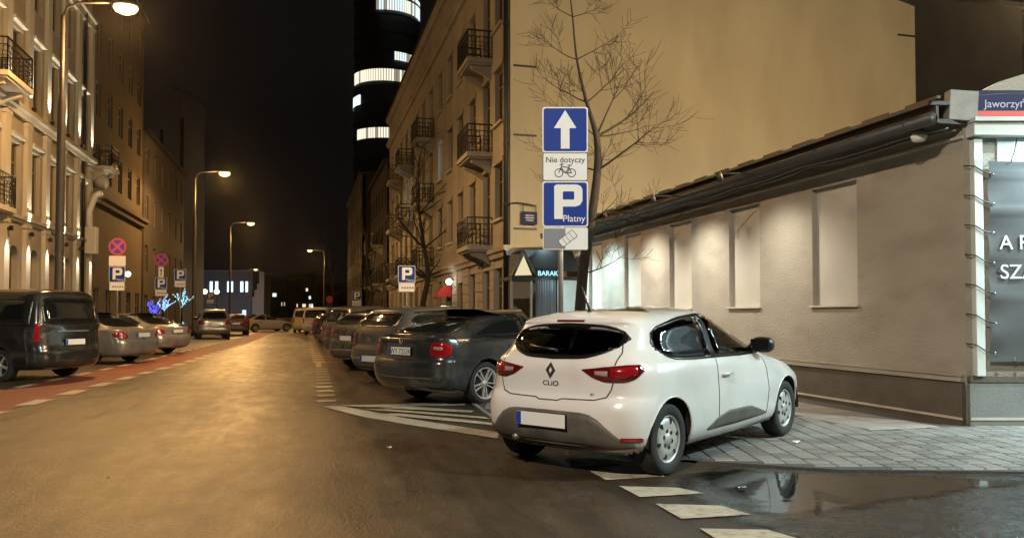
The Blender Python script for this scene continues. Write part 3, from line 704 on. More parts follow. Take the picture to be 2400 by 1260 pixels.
def spec_van(p, **k):
    d = dict(belt=1.12, wb=3.20, w=.96, wr=.335, arch=.40, tw=.215, rimk=.66, paint=p, wheel='single', van=True, corner_angle=45,
        rows=[(.24, -.84, 3.80, .84), (.29, -.96, 3.95, .90), (.42, -1.02, 4.02, .94), (.60, -1.03, 4.04, .958), (.72, -1.00, 4.02, .962), (.90, -.985, 3.92, .962), (1.04, -.975, 3.66, .955), (1.12, -.965, 3.40, .945, dict(rb=.10)),
              (1.20, -.955, 3.18, .93, dict(rb=.09)), (1.36, -.93, 2.90, .90, dict(rb=.09)), (1.54, -.90, 2.60, .865, dict(rb=.09)), (1.70, -.865, 2.32, .825, dict(rb=.09)), (1.80, -.84, 2.14, .78, dict(rb=.09)), (1.86, -.78, 1.98, .70), (1.895, -.62, 1.8, .54), (1.91, -.4, 1.6, .3)],
        side_windows=[([(-.72, 1.16), (.55, 1.14)], [(-.72, 1.66), (-.5, 1.70), (.55, 1.71)]), ([(.62, 1.14), (1.7, 1.13)], [(.62, 1.71), (1.7, 1.71)]), ([(1.77, 1.12), (2.75, 1.11)], [(1.77, 1.71), (2.0, 1.69), (2.3, 1.50), (2.75, 1.2)])],
        rear_window=(sym([(0, 1.17), (.6, 1.18), (.74, 1.22)]), sym([(0, 1.72), (.55, 1.715), (.68, 1.68), (.74, 1.5)])),
        windshield=(sym([(0, 1.2), (.8, 1.2)]), sym([(0, 1.74), (.6, 1.72), (.8, 1.25)])),
        taillights=[([(-.055, .80), (.045, .80)], [(-.055, 1.18), (-.01, 1.22), (.045, 1.14)])],
        seams=[('rear', sym([(0, .56), (.70, .56), (.78, .60), (.79, 1.0), (.77, 1.4), (.72, 1.74)])), ('left', [(.58, 1.72), (.58, 1.0), (.58, .35)]), ('left', [(1.73, 1.72), (1.73, 1.0), (1.73, .35)])],
        strips=[('tailgate_trim', 'rear', [(-.42, 1.03), (0, 1.03), (.42, 1.03)], .03, 'steel')],
        handles=[(1.9, .98)], mirror=(2.72, 1.2), plate=(.80, .0))
    d.update(k); return d
# ---------------------------------------------------------------- ground, road markings, pavements
def sheet(name, pts, z, m, parent=None):
    mb = MB(); mb.add([(p[0], p[1], z) for p in pts], [tuple(range(len(pts)))])
    return obj(name, mb, m, parent)
def slab(name, pts, z0, z1, m, parent=None):
    a = sum(p[0] * q[1] - q[0] * p[1] for p, q in zip(pts, pts[1:] + pts[:1]))
    if a < 0: pts = pts[::-1]
    mb = MB(); mb.prism([(p[0], p[1]) for p in pts], z0, z1); return obj(name, mb, m, parent)
ground = struct(sheet('road', [(-300, -60), (300, -60), (300, 420), (-300, 420)], 0, M_['asphalt']))
LANE = [(-20, -6.6), (0, -5.15), (13.6, -4.04), (24.5, -3.24), (44.7, -2.5), (66, -2.0), (72, -2.0)]
def lane(y): return interp(LANE, y)
ys = [-12 + 2 * i for i in range(42)]
bl = struct(sheet('bike_lane', [(lane(y), y) for y in ys] + [(lane(y) - 1.35, y) for y in reversed(ys)], .004, M_['bike']))
def mark(pts, z=.008):
    return sheet('road_marking', pts, z, M_['paint'], ground)
y = -1.0
while y < 68:                                              # dashes either side of the bike lane
    for off, L, w in ((0, .85, .27), (-1.35, .85, .17)):
        a = lane(y) + off; b = lane(y + L) + off
        mark([(a - w / 2, y), (a + w / 2, y), (b + w / 2, y + L), (b - w / 2, y + L)])
    y += 1.6
# ladder of short bars at the edge of the angled bays
for k in range(10):
    yy = 12.72 + k * .83; x0 = .22 + .009 * k
    mark([(x0, yy), (x0 + .29, yy + .01), (x0 + .29, yy + .31), (x0, yy + .30)])
mark([(.32, 21.2), (.46, 21.2), (.50, 23.4), (.36, 23.4)])
yy = 23.4
while yy < 60:
    mark([(.28, yy), (.62, yy), (.62, yy + .6), (.28, yy + .6)]); yy += 1.3
for yy in (23.0, 26.4, 33.5, 40.5):                                # bay dividers
    mark([(.3, yy), (.3, yy + .15), (4.6, yy + 3.2), (4.6, yy + 3.05)])
# hatched wedge in front of the pavement corner
def gp(*l): return [gnd(px, py, 0) for px, py in l]
mark(gp((757, 953), (800, 952), (960, 982), (1170, 1014), (1166, 1028), (960, 996), (850, 977)))
mark(gp((800, 951), (1095, 943), (1090, 950), (860, 955)), .012)
mark(gp((880, 956), (960, 953), (1112, 963), (1105, 968)), .012)
mark(gp((855, 960), (915, 960), (1135, 978), (1150, 983)), .012)
mark(gp((880, 971), (940, 970), (1160, 992), (1160, 998)), .012)
# broad bars of the near crossing edge
for q in (((1325, 1075), (1440, 1076), (1470, 1085), (1350, 1095)), ((1383, 1105), (1500, 1107), (1560, 1117), (1420, 1126)), ((1452, 1140), (1590, 1144), (1650, 1157), (1500, 1166)),
          ((1536, 1182), (1690, 1186), (1760, 1207), (1597, 1217)), ((1640, 1240), (1800, 1243), (1900, 1272), (1700, 1278)), ((1770, 1310), (1950, 1313), (2070, 1350), (1850, 1356))):
    mark(gp(*q))
# --- corner pavement of concrete pavers (dropped kerb) ---
corner = [(2.62, 12.9), (2.45, 10.0), (2.75, 8.2), (3.35, 6.75), (4.5, 5.95), (6.0, 5.45), (9.5, 4.55), (16, 2.9), (16, 7.9), (7.72, 7.9), (7.72, 13.4), (5.2, 14.4)]
pave = struct(slab('corner_pavement', corner, -.05, .022, M_['joint']))
def inside(p, poly):
    c = False
    for (x0, y0), (x1, y1) in zip(poly, poly[1:] + poly[:1]):
        if (y0 > p[1]) != (y1 > p[1]) and p[0] < (x1 - x0) * (p[1] - y0) / (y1 - y0) + x0: c = not c
    return c
bw, bd = .205, .135
def paver_mesh(w, d, h=.022, m=None, nm='paver'):
    mb = MB(); e = .007
    vs = [(-w / 2, -d / 2, 0), (w / 2, -d / 2, 0), (w / 2, d / 2, 0), (-w / 2, d / 2, 0)]
    vs += [(x, y_, h - e) for x, y_, _ in vs] + [(x * (1 - 2 * e / w), y_ * (1 - 2 * e / d), h) for x, y_, _ in vs]
    fs = []
    for o in (0, 4): fs += [(o + i, o + (i + 1) % 4, o + 4 + (i + 1) % 4, o + 4 + i) for i in range(4)]
    fs.append((8, 9, 10, 11)); mb.add(vs, fs); return mb.mesh(nm, m or M_['paver'])
pms = [paver_mesh(bw - .010, bd - .010, m=mm) for mm in (M_['paver'], mat('paver_light', (.23, .22, .20), .5, var=.2, vscale=2.5, bump=.35, bscale=40, rvar=.2), mat('paver_dark', (.15, .14, .128), .5, var=.2, vscale=2.5, bump=.35, bscale=40, rvar=.2))]
cand = []
for i in range(-60, 60):
    for j in range(-60, 60):
        u = i * bw; v = j * bd
        p = Vector((6.0, 7.0, 0)) + RT * u + FW * v
        if all(inside(p + RT * a + FW * b, corner) for a, b in ((-bw / 2, -bd / 2), (bw / 2, -bd / 2), (bw / 2, bd / 2), (-bw / 2, bd / 2))):
            if p.x < 6.35 or p.y < 7.8: cand.append((p.dot(FW), p))
cand.sort(key=lambda t: t[0])
vis = [(z, p) for z, p in cand if abs(p.dot(RT) / max(z, .1)) < .66]
rest = MB(); single = set(id(p) for z, p in vis[:300])
rng = random.Random(3)
for z, p in cand:
    hz = .008 + rng.uniform(-.0015, .0015); rx, ry = rng.uniform(-.004, .004), rng.uniform(-.004, .004); me = rng.choice(pms)
    if id(p) in single:
        link('paver', me, pave, (p.x, p.y, hz), (rx, ry, -TH))
    else:
        Mt = Matrix.Translation((p.x, p.y, hz)) @ Matrix.Rotation(-TH, 4, 'Z')
        rest.add([Mt @ v.co for v in me.vertices], [tuple(q.vertices) for q in me.polygons])
stuff(obj('paver', rest, M_['paver'], pave))
# larger slabs along the low building
sm = paver_mesh(.485, .485, .024, M_['slab'], 'paving_slab')
for i in range(3):
    for j in range(13):
        x = 6.62 + .5 * i; y_ = 8.1 + .5 * j
        if inside((x + .25, y_), corner) and inside((x, y_ + .25), corner): link('paving_slab', sm, pave, (x, y_, .008 + rng.uniform(-.0015, .002)), (rng.uniform(-.004, .004), rng.uniform(-.004, .004), 0))
# kerb stones round the corner
kp = [Vector((*c, 0)) for c in corner[:8]]
for a, b in zip(kp[:3], kp[1:3]):
    d = b - a; n = max(1, round(d.length / .9))
    for k in range(n):
        p = a + d * (k / n); q = a + d * ((k + 1) / n) - d.normalized() * .012
        mb = MB(); o = Vector((d.y, -d.x, 0)).normalized() * .06
        mb.box(((p + q) / 2) + Vector((0, 0, -.01)), ((q - p).length, .12, .058), Matrix.Rotation(math.atan2(d.y, d.x), 3, 'Z')); obj('kerb_stone', mb, M_['kerb'], pave)
# --- pavements beyond
rp = struct(slab('pavement_right', [(5.2, 14.4), (7.72, 13.45), (7.72, 24.9), (6.5, 24.9), (6.5, 70), (5.0, 70), (5.0, 18)], -.05, .10, M_['slab']))
lp = struct(slab('pavement_left', [(-8.3, -30), (-8.3, 72), (-10, 72), (-10, -30)], -.05, .12, M_['slab']))
for k in range(30):
    mb = MB(); mb.box((5.0 - .07, 18.9 + k * 1.7, .02), (.13, 1.68, .20)); obj('kerb_stone', mb, M_['kerb'], rp)
for k in range(32):
    mb = MB(); mb.box((-8.23, 14 + k * 1.7, .03), (.13, 1.68, .20)); obj('kerb_stone', mb, M_['kerb'], lp)
# --- puddle at the dropped kerb
P = [(1610, 1098), (1700, 1092), (1850, 1100), (2010, 1103), (2200, 1110), (2330, 1116), (2440, 1120), (2440, 1150), (2330, 1155), (2230, 1178), (2130, 1190), (2040, 1205), (1950, 1222), (1850, 1228), (1750, 1212), (1720, 1190), (1690, 1165), (1640, 1150), (1600, 1130), (1590, 1110)]
def film_sheet(name, pix, z, m, rim):
    W_ = [gnd(*p) for p in pix]; out = []
    for a, b in zip(W_, W_[1:] + W_[:1]):
        for k in range(6):
            q = a.lerp(b, k / 6); out.append((q.x + rng.uniform(-.03, .03), q.y + rng.uniform(-.03, .03)))
    x0, x1 = min(p[0] for p in out), max(p[0] for p in out); y0, y1 = min(p[1] for p in out), max(p[1] for p in out)
    g = .07; nx, ny = int((x1 - x0) / g) + 2, int((y1 - y0) / g) + 2; idx = {}; vs = []; fs = []; val = []
    def dist(p):
        best = 9
        for (ax, ay), (bx, by) in zip(out, out[1:] + out[:1]):
            dx, dy = bx - ax, by - ay; t_ = max(0, min(1, ((p[0] - ax) * dx + (p[1] - ay) * dy) / max(1e-9, dx * dx + dy * dy))); best = min(best, math.hypot(p[0] - ax - dx * t_, p[1] - ay - dy * t_))
        return best
    for i in range(nx):
        for j in range(ny):
            p = (x0 + i * g, y0 + j * g)
            if inside(p, out): idx[(i, j)] = len(vs); vs.append((p[0], p[1], z)); val.append(min(1, dist(p) / rim))
    for i, j in idx:
        q = [(i, j), (i + 1, j), (i + 1, j + 1), (i, j + 1)]
        if all(k in idx for k in q): fs.append(tuple(idx[k] for k in q))
    mb = MB(); mb.add(vs, fs); o = struct(obj(name, mb, m)); at_ = o.data.attributes.new('film', 'FLOAT', 'POINT')
    at_.data.foreach_set('value', val); return o
film_sheet('puddle', P, .0065, M_['water'], .34)
WP = [(1560, 1112), (1660, 1085), (1800, 1088), (2440, 1108), (2700, 1130), (2800, 1300), (2500, 1420), (2100, 1400), (1900, 1330), (1800, 1270), (1680, 1225), (1590, 1180), (1540, 1150)]
film_sheet('wet_film', WP, .0032, M_['wet'], .35)
# litter
for i, (px, py, w, lab) in enumerate(((1738, 1147, .07, 'crumpled white scrap of paper lying in the puddle'), (912, 1052, .05, 'small pale scrap lying alone on the dark asphalt'), (1870, 1046, .08, 'flat white scrap on the pavers near the front wheel'))):
    mb = MB(); vs = []
    for a in range(5):
        for b in range(4): vs.append((w * (a / 4 - .5) + rng.uniform(-.006, .006), w * .6 * (b / 3 - .5) + rng.uniform(-.006, .006), .006 + rng.uniform(0, .018)))
    mb.add(vs, [(a * 4 + b, a * 4 + b + 4, a * 4 + b + 5, a * 4 + b + 1) for a in range(4) for b in range(3)])
    p = gnd(px, py); o = obj('paper_scrap', mb, M_['white'], None, (p.x, p.y, .01 if i != 2 else .04)); tag(o, lab, 'litter')
# ---------------------------------------------------------------- facades
def frame_m(o, ang):
    """facade frame: X along the wall, Y into the building, Z up"""
    return Matrix.Translation(o) @ Matrix.Rotation(R(ang), 4, 'Z')
def wall_mb(L, Hh, openings, reveal=.22, v0=0.0, arch=()):
    us = sorted({0, L} | {o[0] for o in openings} | {o[2] for o in openings}); vs_ = sorted({v0, Hh} | {o[1] for o in openings} | {o[3] for o in openings})
    mb = MB()
    for a, b in zip(us, us[1:]):
        for c, d in zip(vs_, vs_[1:]):
            m = ((a + b) / 2, (c + d) / 2)
            if any(o[0] < m[0] < o[2] and o[1] < m[1] < o[3] for o in openings): continue
            mb.quad((a, 0, c), (b, 0, c), (b, 0, d), (a, 0, d))
    for k, o in enumerate(openings):
        a, c, b, d = o[:4]; r = o[4] if len(o) > 4 else reveal
        mb.quad((a, 0, c), (a, r, c), (b, r, c), (b, 0, c)); mb.quad((a, 0, d), (b, 0, d), (b, r, d), (a, r, d))
        mb.quad((a, 0, c), (a, 0, d), (a, r, d), (a, r, c)); mb.quad((b, 0, c), (b, r, c), (b, r, d), (b, 0, d))
        if len(o) > 5 and o[5]:                                # arched head: fill the corners
            w = b - a; rad = w / 2; cx = (a + b) / 2; n = 10
            for sg in (-1, 1):
                pts = [(cx + sg * rad * math.sin(R(90 * i / n)), d - rad + rad * math.cos(R(90 * i / n))) for i in range(n + 1)]
                for p, q in zip(pts, pts[1:]):
                    x = cx + sg * rad
                    f = [(p[0], -.002, p[1]), (q[0], -.002, q[1]), (x, -.002, q[1]), (x, -.002, p[1])] if True else None
                    f = [(p[0], -.002, p[1]), (p[0], -.002, d), (q[0], -.002, d), (q[0], -.002, q[1])]
                    if sg > 0: f.reverse()
                    mb.quad(*f); mb.quad((p[0], -.002, p[1]), (q[0], -.002, q[1]), (q[0], r, q[1]), (p[0], r, p[1]))
    return mb
def window(parent, M, a, c, b, d, reveal, fm, pm, kind='window', mull=True):
    w, h = round(b - a, 3), round(d - c, 3); key = ('win', w, h, fm.name, mull)
    if key not in MESH:
        mb = MB(); t = .07
        mb.box((0, 0, h / 2 - t / 2), (w, .06, t)); mb.box((0, 0, -h / 2 + t / 2), (w, .06, t)); mb.box((-w / 2 + t / 2, 0, 0), (t, .06, h - 2 * t)); mb.box((w / 2 - t / 2, 0, 0), (t, .06, h - 2 * t))
        if mull: mb.box((0, .004, 0), (.06, .05, h - 2 * t)); mb.box((-w / 4 + .0, .004, h * .2), (w / 2 - t - .03, .045, .05)); mb.box((w / 4, .004, h * .2), (w / 2 - t - .03, .045, .05))
        pn = MB(); pn.box((0, .012, 0), (w - t, .012, h - t))
        MESH[key] = (mb.mesh(kind, fm), pn)
    fr, pn = MESH[key]
    o = link(kind, fr, parent); o.matrix_local = M @ Matrix.Translation(((a + b) / 2, reveal - .05, (c + d) / 2))
    pk = ('pane', w, h, pm.name)
    if pk not in MESH: MESH[pk] = pn.mesh('pane', pm)
    link('pane', MESH[pk], o)
    return o
def band(name, parent, M, u0, u1, z, h, d, m):
    """cornice or string course standing proud of the wall by d"""
    mb = MB(); mb.add([(u0, .0, z), (u1, .0, z), (u1, -d * .55, z), (u0, -d * .55, z), (u0, -d * .65, z + h * .45), (u1, -d * .65, z + h * .45), (u0, -d, z + h * .55), (u1, -d, z + h * .55), (u0, -d, z + h), (u1, -d, z + h), (u0, 0, z + h), (u1, 0, z + h)],
           [(3, 2, 1, 0), (3, 4, 5, 2)[::-1], (4, 6, 7, 5)[::-1], (6, 8, 9, 7)[::-1], (8, 10, 11, 9)[::-1], (0, 10, 8, 6, 4, 3), (1, 2, 5, 7, 9, 11)])
    o = obj(name, mb, m, parent); o.matrix_local = M; return o
def balcony(parent, M, u, z, w=1.7, d=.85, h=1.0, slabm=None, style=0):
    """slab on consoles with a wrought iron railing"""
    key = ('balc', w, d, h, slabm.name, style)
    if key not in MESH:
        sl = MB(); sl.box((0, -d / 2, -.08), (w, d, .16)); sl.box((0, -d / 2 + .04, -.19), (w - .16, d - .08, .07))
        for x in (-w * .33, w * .33):
            sl.prism([(0, 0), (-d * .8, 0), (-d * .75, -.12), (-d * .3, -.3), (0, -.5)], -.09, .09, Matrix.Translation((x, 0, -.225)) @ Matrix(((0, 0, 1, 0), (1, 0, 0, 0), (0, 1, 0, 0), (0, 0, 0, 1))))
        rl = MB(); e = .04
        P = [(-w / 2 + e, -.02), (-w / 2 + e, -d + e), (w / 2 - e, -d + e), (w / 2 - e, -.02)]
        for (x0, y0), (x1, y1) in zip(P, P[1:]):
            for zz, t in ((.08, .03), (h * .78, .025), (h, .045)): rl.bar((x0, y0, zz), (x1, y1, zz), t)
            n = max(2, int(math.hypot(x1 - x0, y1 - y0) / .13))
            for k in range(n + 1):
                x, y_ = lerp(x0, x1, k / n), lerp(y0, y1, k / n); rl.bar((x, y_, 0), (x, y_, h), .035 if k in (0, n) else .016)
            for k in range(n):                                   # scrollwork between the bars
                x, y_ = lerp(x0, x1, (k + .5) / n), lerp(y0, y1, (k + .5) / n); dx, dy = (x1 - x0) / n, (y1 - y0) / n
                for zc in ((.25, .52) if k % 2 else (.38, .66)):
                    pts = [(x + dx * .48 * math.cos(t_), y_ + dy * .48 * math.cos(t_), h * zc + .1 * math.sin(t_)) for t_ in [i * math.pi / 4 for i in range(9)]]
                    rl.tube(pts, .011, 4, cap=False)
        MESH[key] = (sl.mesh('balcony', slabm), rl.mesh('railing', M_['iron']))
    s_, r_ = MESH[key]
    o = link('balcony', s_, parent); o.matrix_local = M @ Matrix.Translation((u, 0, z)); link('railing', r_, o); return o
LITW = emis('lit_window_warm', (1.0, .80, .50), .5); LITC = emis('lit_window_cool', (.80, .95, 1.0), .55); LITY = emis('lit_office', (1.0, .93, .72), .55); LITD = emis('lit_office_dim', (1.0, .9, .65), .16); LITB = emis('lit_office_blue', (.60, .85, 1.0), 1.0)
# ---------------------------------------------------------------- tenement on the right (blank gable towards us)
T = thing('tenement', 'tall beige tenement with blank ochre gable wall and iron balconies', 'building', (6.55, 25.0, 0))
LT = 38.0; HT = 17.0
MF = Matrix.Translation((0, LT, 0)) @ Matrix.Rotation(R(-90), 4, 'Z')        # street facade, u runs from the far end towards us
bal_y = [3.5, 16.7, 24.5, 30.0]; cols = [1.6, 3.5, 6.0, 8.5, 11.0, 13.8, 16.7, 19.5, 22.0, 24.5, 27.2, 30.0, 32.5, 35.5]
ops = []; wins = []
for yy in cols:
    u = LT - yy
    for f, zf in enumerate((3.85, 7.2, 10.6)):
        door = yy in bal_y
        o = (u - .55, zf + (.05 if door else .85), u + .55, zf + 2.75); ops.append(o); wins.append((o, zf, yy))
    gz = (.15, 2.75) if yy in (8.5, 19.5) else (.95, 3.0)
    o = (u - .62, gz[0], u + .62, gz[1]); ops.append(o); wins.append((o, 0, yy))
w = obj('wall', wall_mb(LT, HT - .05, ops), M_['plaster'], T); w.matrix_local = MF
mb = MB(); mb.add([(0, 0, 0), (16.0, 0, 0), (16.0, 0, 13.3), (0, 0, HT - .05)], [(0, 1, 2, 3)]); mb.quad((16, 0, 0), (16, LT, 0), (16, LT, 13.3), (16, 0, 13.3)); mb.quad((0, LT, 0), (0, LT, HT - .05), (16, LT, 13.3), (16, LT, 0))
obj('gable_wall', mb, M_['gable'], T)
mb = MB(); mb.add([(-.35, -.06, HT), (16.15, -.06, 13.35), (16.15, LT, 13.35), (-.35, LT, HT), (-.35, -.06, HT - .22), (16.15, -.06, 13.13), (16.15, LT, 13.13), (-.35, LT, HT - .22)], [(0, 1, 2, 3), (7, 6, 5, 4), (0, 4, 5, 1), (1, 5, 6, 2), (2, 6, 7, 3), (3, 7, 4, 0)])
obj('roof', mb, M_['roofing'], T)
for k, (o, zf, yy) in enumerate(wins):
    if zf == 0 and yy in (8.5, 19.5):
        d = MB(); d.box((0, 0, 0), (o[2] - o[0], .06, o[3] - o[1])); [d.box((x, -.035, z), (.42, .02, .9)) for x in (-.29, .29) for z in (-.65, .55)]
        dd = obj('door', d, M_['wood'], T); dd.matrix_local = MF @ Matrix.Translation(((o[0] + o[2]) / 2, .17, (o[1] + o[3]) / 2)); continue
    lit = (yy == 13.8 and zf == 7.2) or (yy == 24.5 and zf == 7.2) or (yy == 27.2 and zf == 7.2)
    window(T, MF, *o, .22, M_['frame'], LITC if lit else M_['pane'])
for k, (o, zf, yy) in enumerate(wins):
    if zf and yy not in bal_y:
        mb = MB(); mb.box(((o[0] + o[2]) / 2, -.05, o[1] - .05), (1.34, .14, .08)); s_ = obj('window_sill', mb, M_['trim'], T); s_.matrix_local = MF
    if zf:
        mb = MB(); cx = (o[0] + o[2]) / 2
        mb.box((cx, -.02, o[3] + .10), (1.42, .07, .16)); s_ = obj('window_head', mb, M_['plaster'], T); s_.matrix_local = MF
for yy in bal_y:
    for zf in (3.85, 7.2, 10.6): balcony(T, MF, LT - yy, zf, 2.0, .95, 1.0, M_['plaster'])
band('cornice', T, MF, 0, LT, 14.55, .35, .28, M_['plaster']); band('eaves', T, MF, 0, LT, 16.45, .35, .30, M_['plaster'])
band('string_course', T, MF, 0, LT, 3.32, .34, .22, M_['plaster'])
for k in range(9):                                               # rusticated blocks between the ground floor openings
    zz = .1 + k * .36
    for yy, nxt in zip([-.4] + cols, cols + [LT + .4]):
        a, b = yy + .64, nxt - .64
        if b - a < .3: continue
        u0, u1 = max(LT - b, .02), min(LT - a, LT - .02)
        mb = MB(); mb.box(((u0 + u1) / 2, -.012, zz + .165), (u1 - u0, .04, .33)); s_ = obj('stone_block', mb, M_['plaster'], T); s_.matrix_local = MF
mb = MB(); mb.tube([(-.12, .14, .1), (-.12, .14, 16.9)], .085, 10)
for z in range(1, 17, 2): mb.lathe([(.10, -.03), (.10, .03)], 10, Matrix.Translation((-.12, .14, z)))
obj('downpipe', mb, M_['iron'], T)
for z, x0 in ((12.0, 15.2), (4.2, .1), (7.3, .1), (9.6, .1)):
    mb = MB(); mb.box((x0 + .4, -.008, z), (.8, .012, .07)); obj('wall_anchor', mb, M_['iron'], T)
# house number plate on a bracket
mb = MB(); mb.box((.62, -.12, 4.55), (.52, .03, .42)); pl = obj('house_number_plate', mb, M_['navy'], T)
mb = MB(); [mb.box((.62, -.137, 4.55 + dz), (wd * .8, .003, .014)) for dz, wd in ((.08, .34), (.0, .38), (-.08, .30))]; obj('print_line', mb, M_['steel'], pl)
mb = MB(); mb.tube([(-.1, .0, 5.0), (.2, -.12, 5.05), (.62, -.12, 5.0), (.85, -.12, 4.95)], .02, 6); mb.tube([(.4, -.12, 5.02), (.4, -.12, 4.74)], .012, 6); mb.tube([(.84, -.12, 4.97), (.84, -.12, 4.74)], .012, 6); obj('bracket', mb, M_['iron'], pl)
# red awning with a lamp above a shop door
AW = thing('awning', 'small red awning over a shop door in the beige tenement', 'awning', (6.55, 36.2, 2.2)); AW.scale = (.7, .7, .7)
mb = MB(); n = 8
for k in range(n):
    a0, a1 = R(90 * k / n), R(90 * (k + 1) / n)
    mb.quad((-.9 * math.sin(a0), -.75, .75 * math.cos(a0)), (-.9 * math.sin(a1), -.75, .75 * math.cos(a1)), (-.9 * math.sin(a1), .75, .75 * math.cos(a1)), (-.9 * math.sin(a0), .75, .75 * math.cos(a0)))
mb.add([(0, -.75, 0)] + [(-.9 * math.sin(R(90 * k / n)), -.75, .75 * math.cos(R(90 * k / n))) for k in range(n + 1)], [tuple(range(n + 2))])
obj('canopy', mb, mat('red_awning_cloth', (.42, .03, .02), .7), AW)
mb = MB(); mb.box((-.9, 0, -.06), (.02, 1.5, .16)); obj('valance', mb, mat('dark_red_cloth', (.25, .02, .015), .7), AW)
WLp = thing('wall_lamp', 'glowing round wall lamp beside the red awning', 'lamp', (6.3, 34.9, 2.85))
mb = MB(); mb.lathe([(.001, .15), (.08, .13), (.13, .06), (.145, 0), (.12, -.08), (.06, -.13), (.001, -.145)], 16); obj('globe', mb, emis('globe_light', (1, .93, .8), 3), WLp)
mb = MB(); mb.tube([(.25, 0, .05), (.0, 0, .26), (0, 0, .18)], .02, 6); obj('arm', mb, M_['iron'], WLp)
lamp('lamp_light', 'POINT', (-.25, -.1, 0), 9, NEUT, WLp, shadow_soft_size=.15)
# ---------------------------------------------------------------- low building (barrack) with niches
BX = 7.8; BY0, BY1 = 7.88, 23.4
B = thing('low_building', 'long low taupe building with shallow blind niches and dark eaves', 'building', (BX, BY0, 0))
LB = BY1 - BY0
MB_ = Matrix.Translation((0, LB, 0)) @ Matrix.Rotation(R(-90), 4, 'Z')
nich = [(9.82, 10.87), (12.36, 13.40), (14.9, 15.92), (17.45, 18.45), (20.0, 21.0)]
ops = [(BY1 - b, 1.485, BY1 - a, 3.34, .09) for a, b in nich]
w = obj('wall', wall_mb(LB, 3.95, ops, v0=.5), M_['barwall'], B); w.matrix_local = MB_
for o in ops:
    mb = MB(); mb.box(((o[0] + o[2]) / 2, .105, (o[1] + o[3]) / 2), (o[2] - o[0], .03, o[3] - o[1])); nn = obj('niche_panel', mb, M_['niche'], B); nn.matrix_local = MB_
    mb = MB(); mb.box(((o[0] + o[2]) / 2, .03, o[1] + .012), (o[2] - o[0] + .08, .15, .03)); nn = obj('niche_sill', mb, M_['trim'], B); nn.matrix_local = MB_
mb = MB(); mb.box((LB / 2 - .015, -.02, .27), (LB - .03, .06, .54)); nn = obj('plinth', mb, M_['plinth'], B); nn.matrix_local = MB_
mb = MB(); mb.box((LB / 2 - .02, -.03, .575), (LB - .04, .10, .05)); mb.box((LB / 2 - .02, -.012, .625), (LB - .04, .06, .03)); nn = obj('plinth_ledge', mb, M_['barwall'], B); nn.matrix_local = MB_
mb = MB(); mb.box((LB / 2, -.058, .10), (LB - .04, .012, .03)); nn = obj('base_strip', mb, M_['trim'], B); nn.matrix_local = MB_
mb = MB(); mb.box((LB / 2, -.02, 3.535), (LB, .045, .035)); nn = obj('wall_trim', mb, M_['trim'], B); nn.matrix_local = MB_
# eaves: soffit boards, gutter, roof edge with ribs
mb = MB(); mb.box((LB / 2, -.2, 3.70), (LB + .1, .42, .05)); nn = obj('soffit', mb, M_['roofing'], B); nn.matrix_local = MB_
mb = MB(); mb.box((LB / 2, -.43, 3.78), (LB + .1, .04, .20)); nn = obj('fascia', mb, M_['roofing'], B); nn.matrix_local = MB_
mb = MB(); mb.tube([(-.05, -.50, 3.72), (LB + .05, -.50, 3.72)], .075, 10); nn = obj('gutter', mb, M_['darksteel'], B); nn.matrix_local = MB_
for k in range(17):
    mb = MB(); mb.tube([(.3 + k * .93, -.44, 3.80), (.3 + k * .93, -.52, 3.80), (.3 + k * .93, -.585, 3.74), (.3 + k * .93, -.53, 3.64), (.3 + k * .93, -.44, 3.66)], .012, 5); nn = obj('gutter_bracket', mb, M_['darksteel'], B); nn.matrix_local = MB_
mb = MB(); mb.add([(-.05, -.56, 3.885), (LB + .05, -.56, 3.885), (LB + .05, 5.2, 4.2), (-.05, 5.2, 4.2), (-.05, -.56, 3.93), (LB + .05, -.56, 3.93), (LB + .05, 5.2, 4.26), (-.05, 5.2, 4.26)], [(3, 2, 1, 0), (4, 5, 6, 7), (0, 1, 5, 4), (1, 2, 6, 5), (2, 3, 7, 6), (3, 0, 4, 7)])
nn = obj('roof', mb, M_['roofing'], B); nn.matrix_local = MB_
for k in range(20):
    mb = MB(); mb.box((.4 + k * .79, -.50, 3.955), (.52, .05, .03)); nn = obj('snow_guard', mb, M_['roofing'], B); nn.matrix_local = MB_
mb = MB(); pts = [(LB * t, -.28 - .05 * math.sin(t * 17), 3.66 - .035 * abs(math.sin(t * 23))) for t in [i / 60 for i in range(61)]]; mb.tube(pts, .012, 5); mb.tube([(p[0], p[1] + .12, p[2] - .015) for p in pts], .009, 5); nn = obj('cable', mb, M_['steel'], B); nn.matrix_local = MB_
# wall washers under the eaves
for k, (yy, col, pw) in enumerate(((11.6, (1, .93, .78), 150), (14.15, (1, .93, .78), 230), (16.7, (1, .95, .82), 260), (19.2, COOL, 380), (21.6, COOL, 420))):
    u = BY1 - yy
    mb = MB(); mb.lathe([(.001, .10), (.045, .10), (.05, -.05), (.035, -.05), (.035, -.02), (.001, -.02)], 12); nn = obj('wall_washer', mb, M_['darksteel'], B); nn.matrix_local = MB_ @ Matrix.Translation((u, -1.2, 3.60)) @ Matrix.Rotation(R(18), 4, 'X')
    mb = MB(); mb.tube([(u, -.44, 3.68), (u, -.9, 3.70), (u, -1.2, 3.67)], .014, 6); n2 = obj('washer_arm', mb, M_['darksteel'], B); n2.matrix_local = MB_
    L = lamp('washer_light', 'SPOT', (0, 0, -.06), pw, col, nn, spot_size=R(122), spot_blend=1.0, shadow_soft_size=.04); L.rotation_euler = (0, 0, 0)
mb = MB(); mb.lathe([(.001, .07), (.06, .06), (.10, .0), (.07, -.06), (.001, -.07)], 14); nn = obj('dome_camera', mb, M_['white'], B); nn.matrix_local = MB_ @ Matrix.Translation((LB - .35, -.34, 3.60))
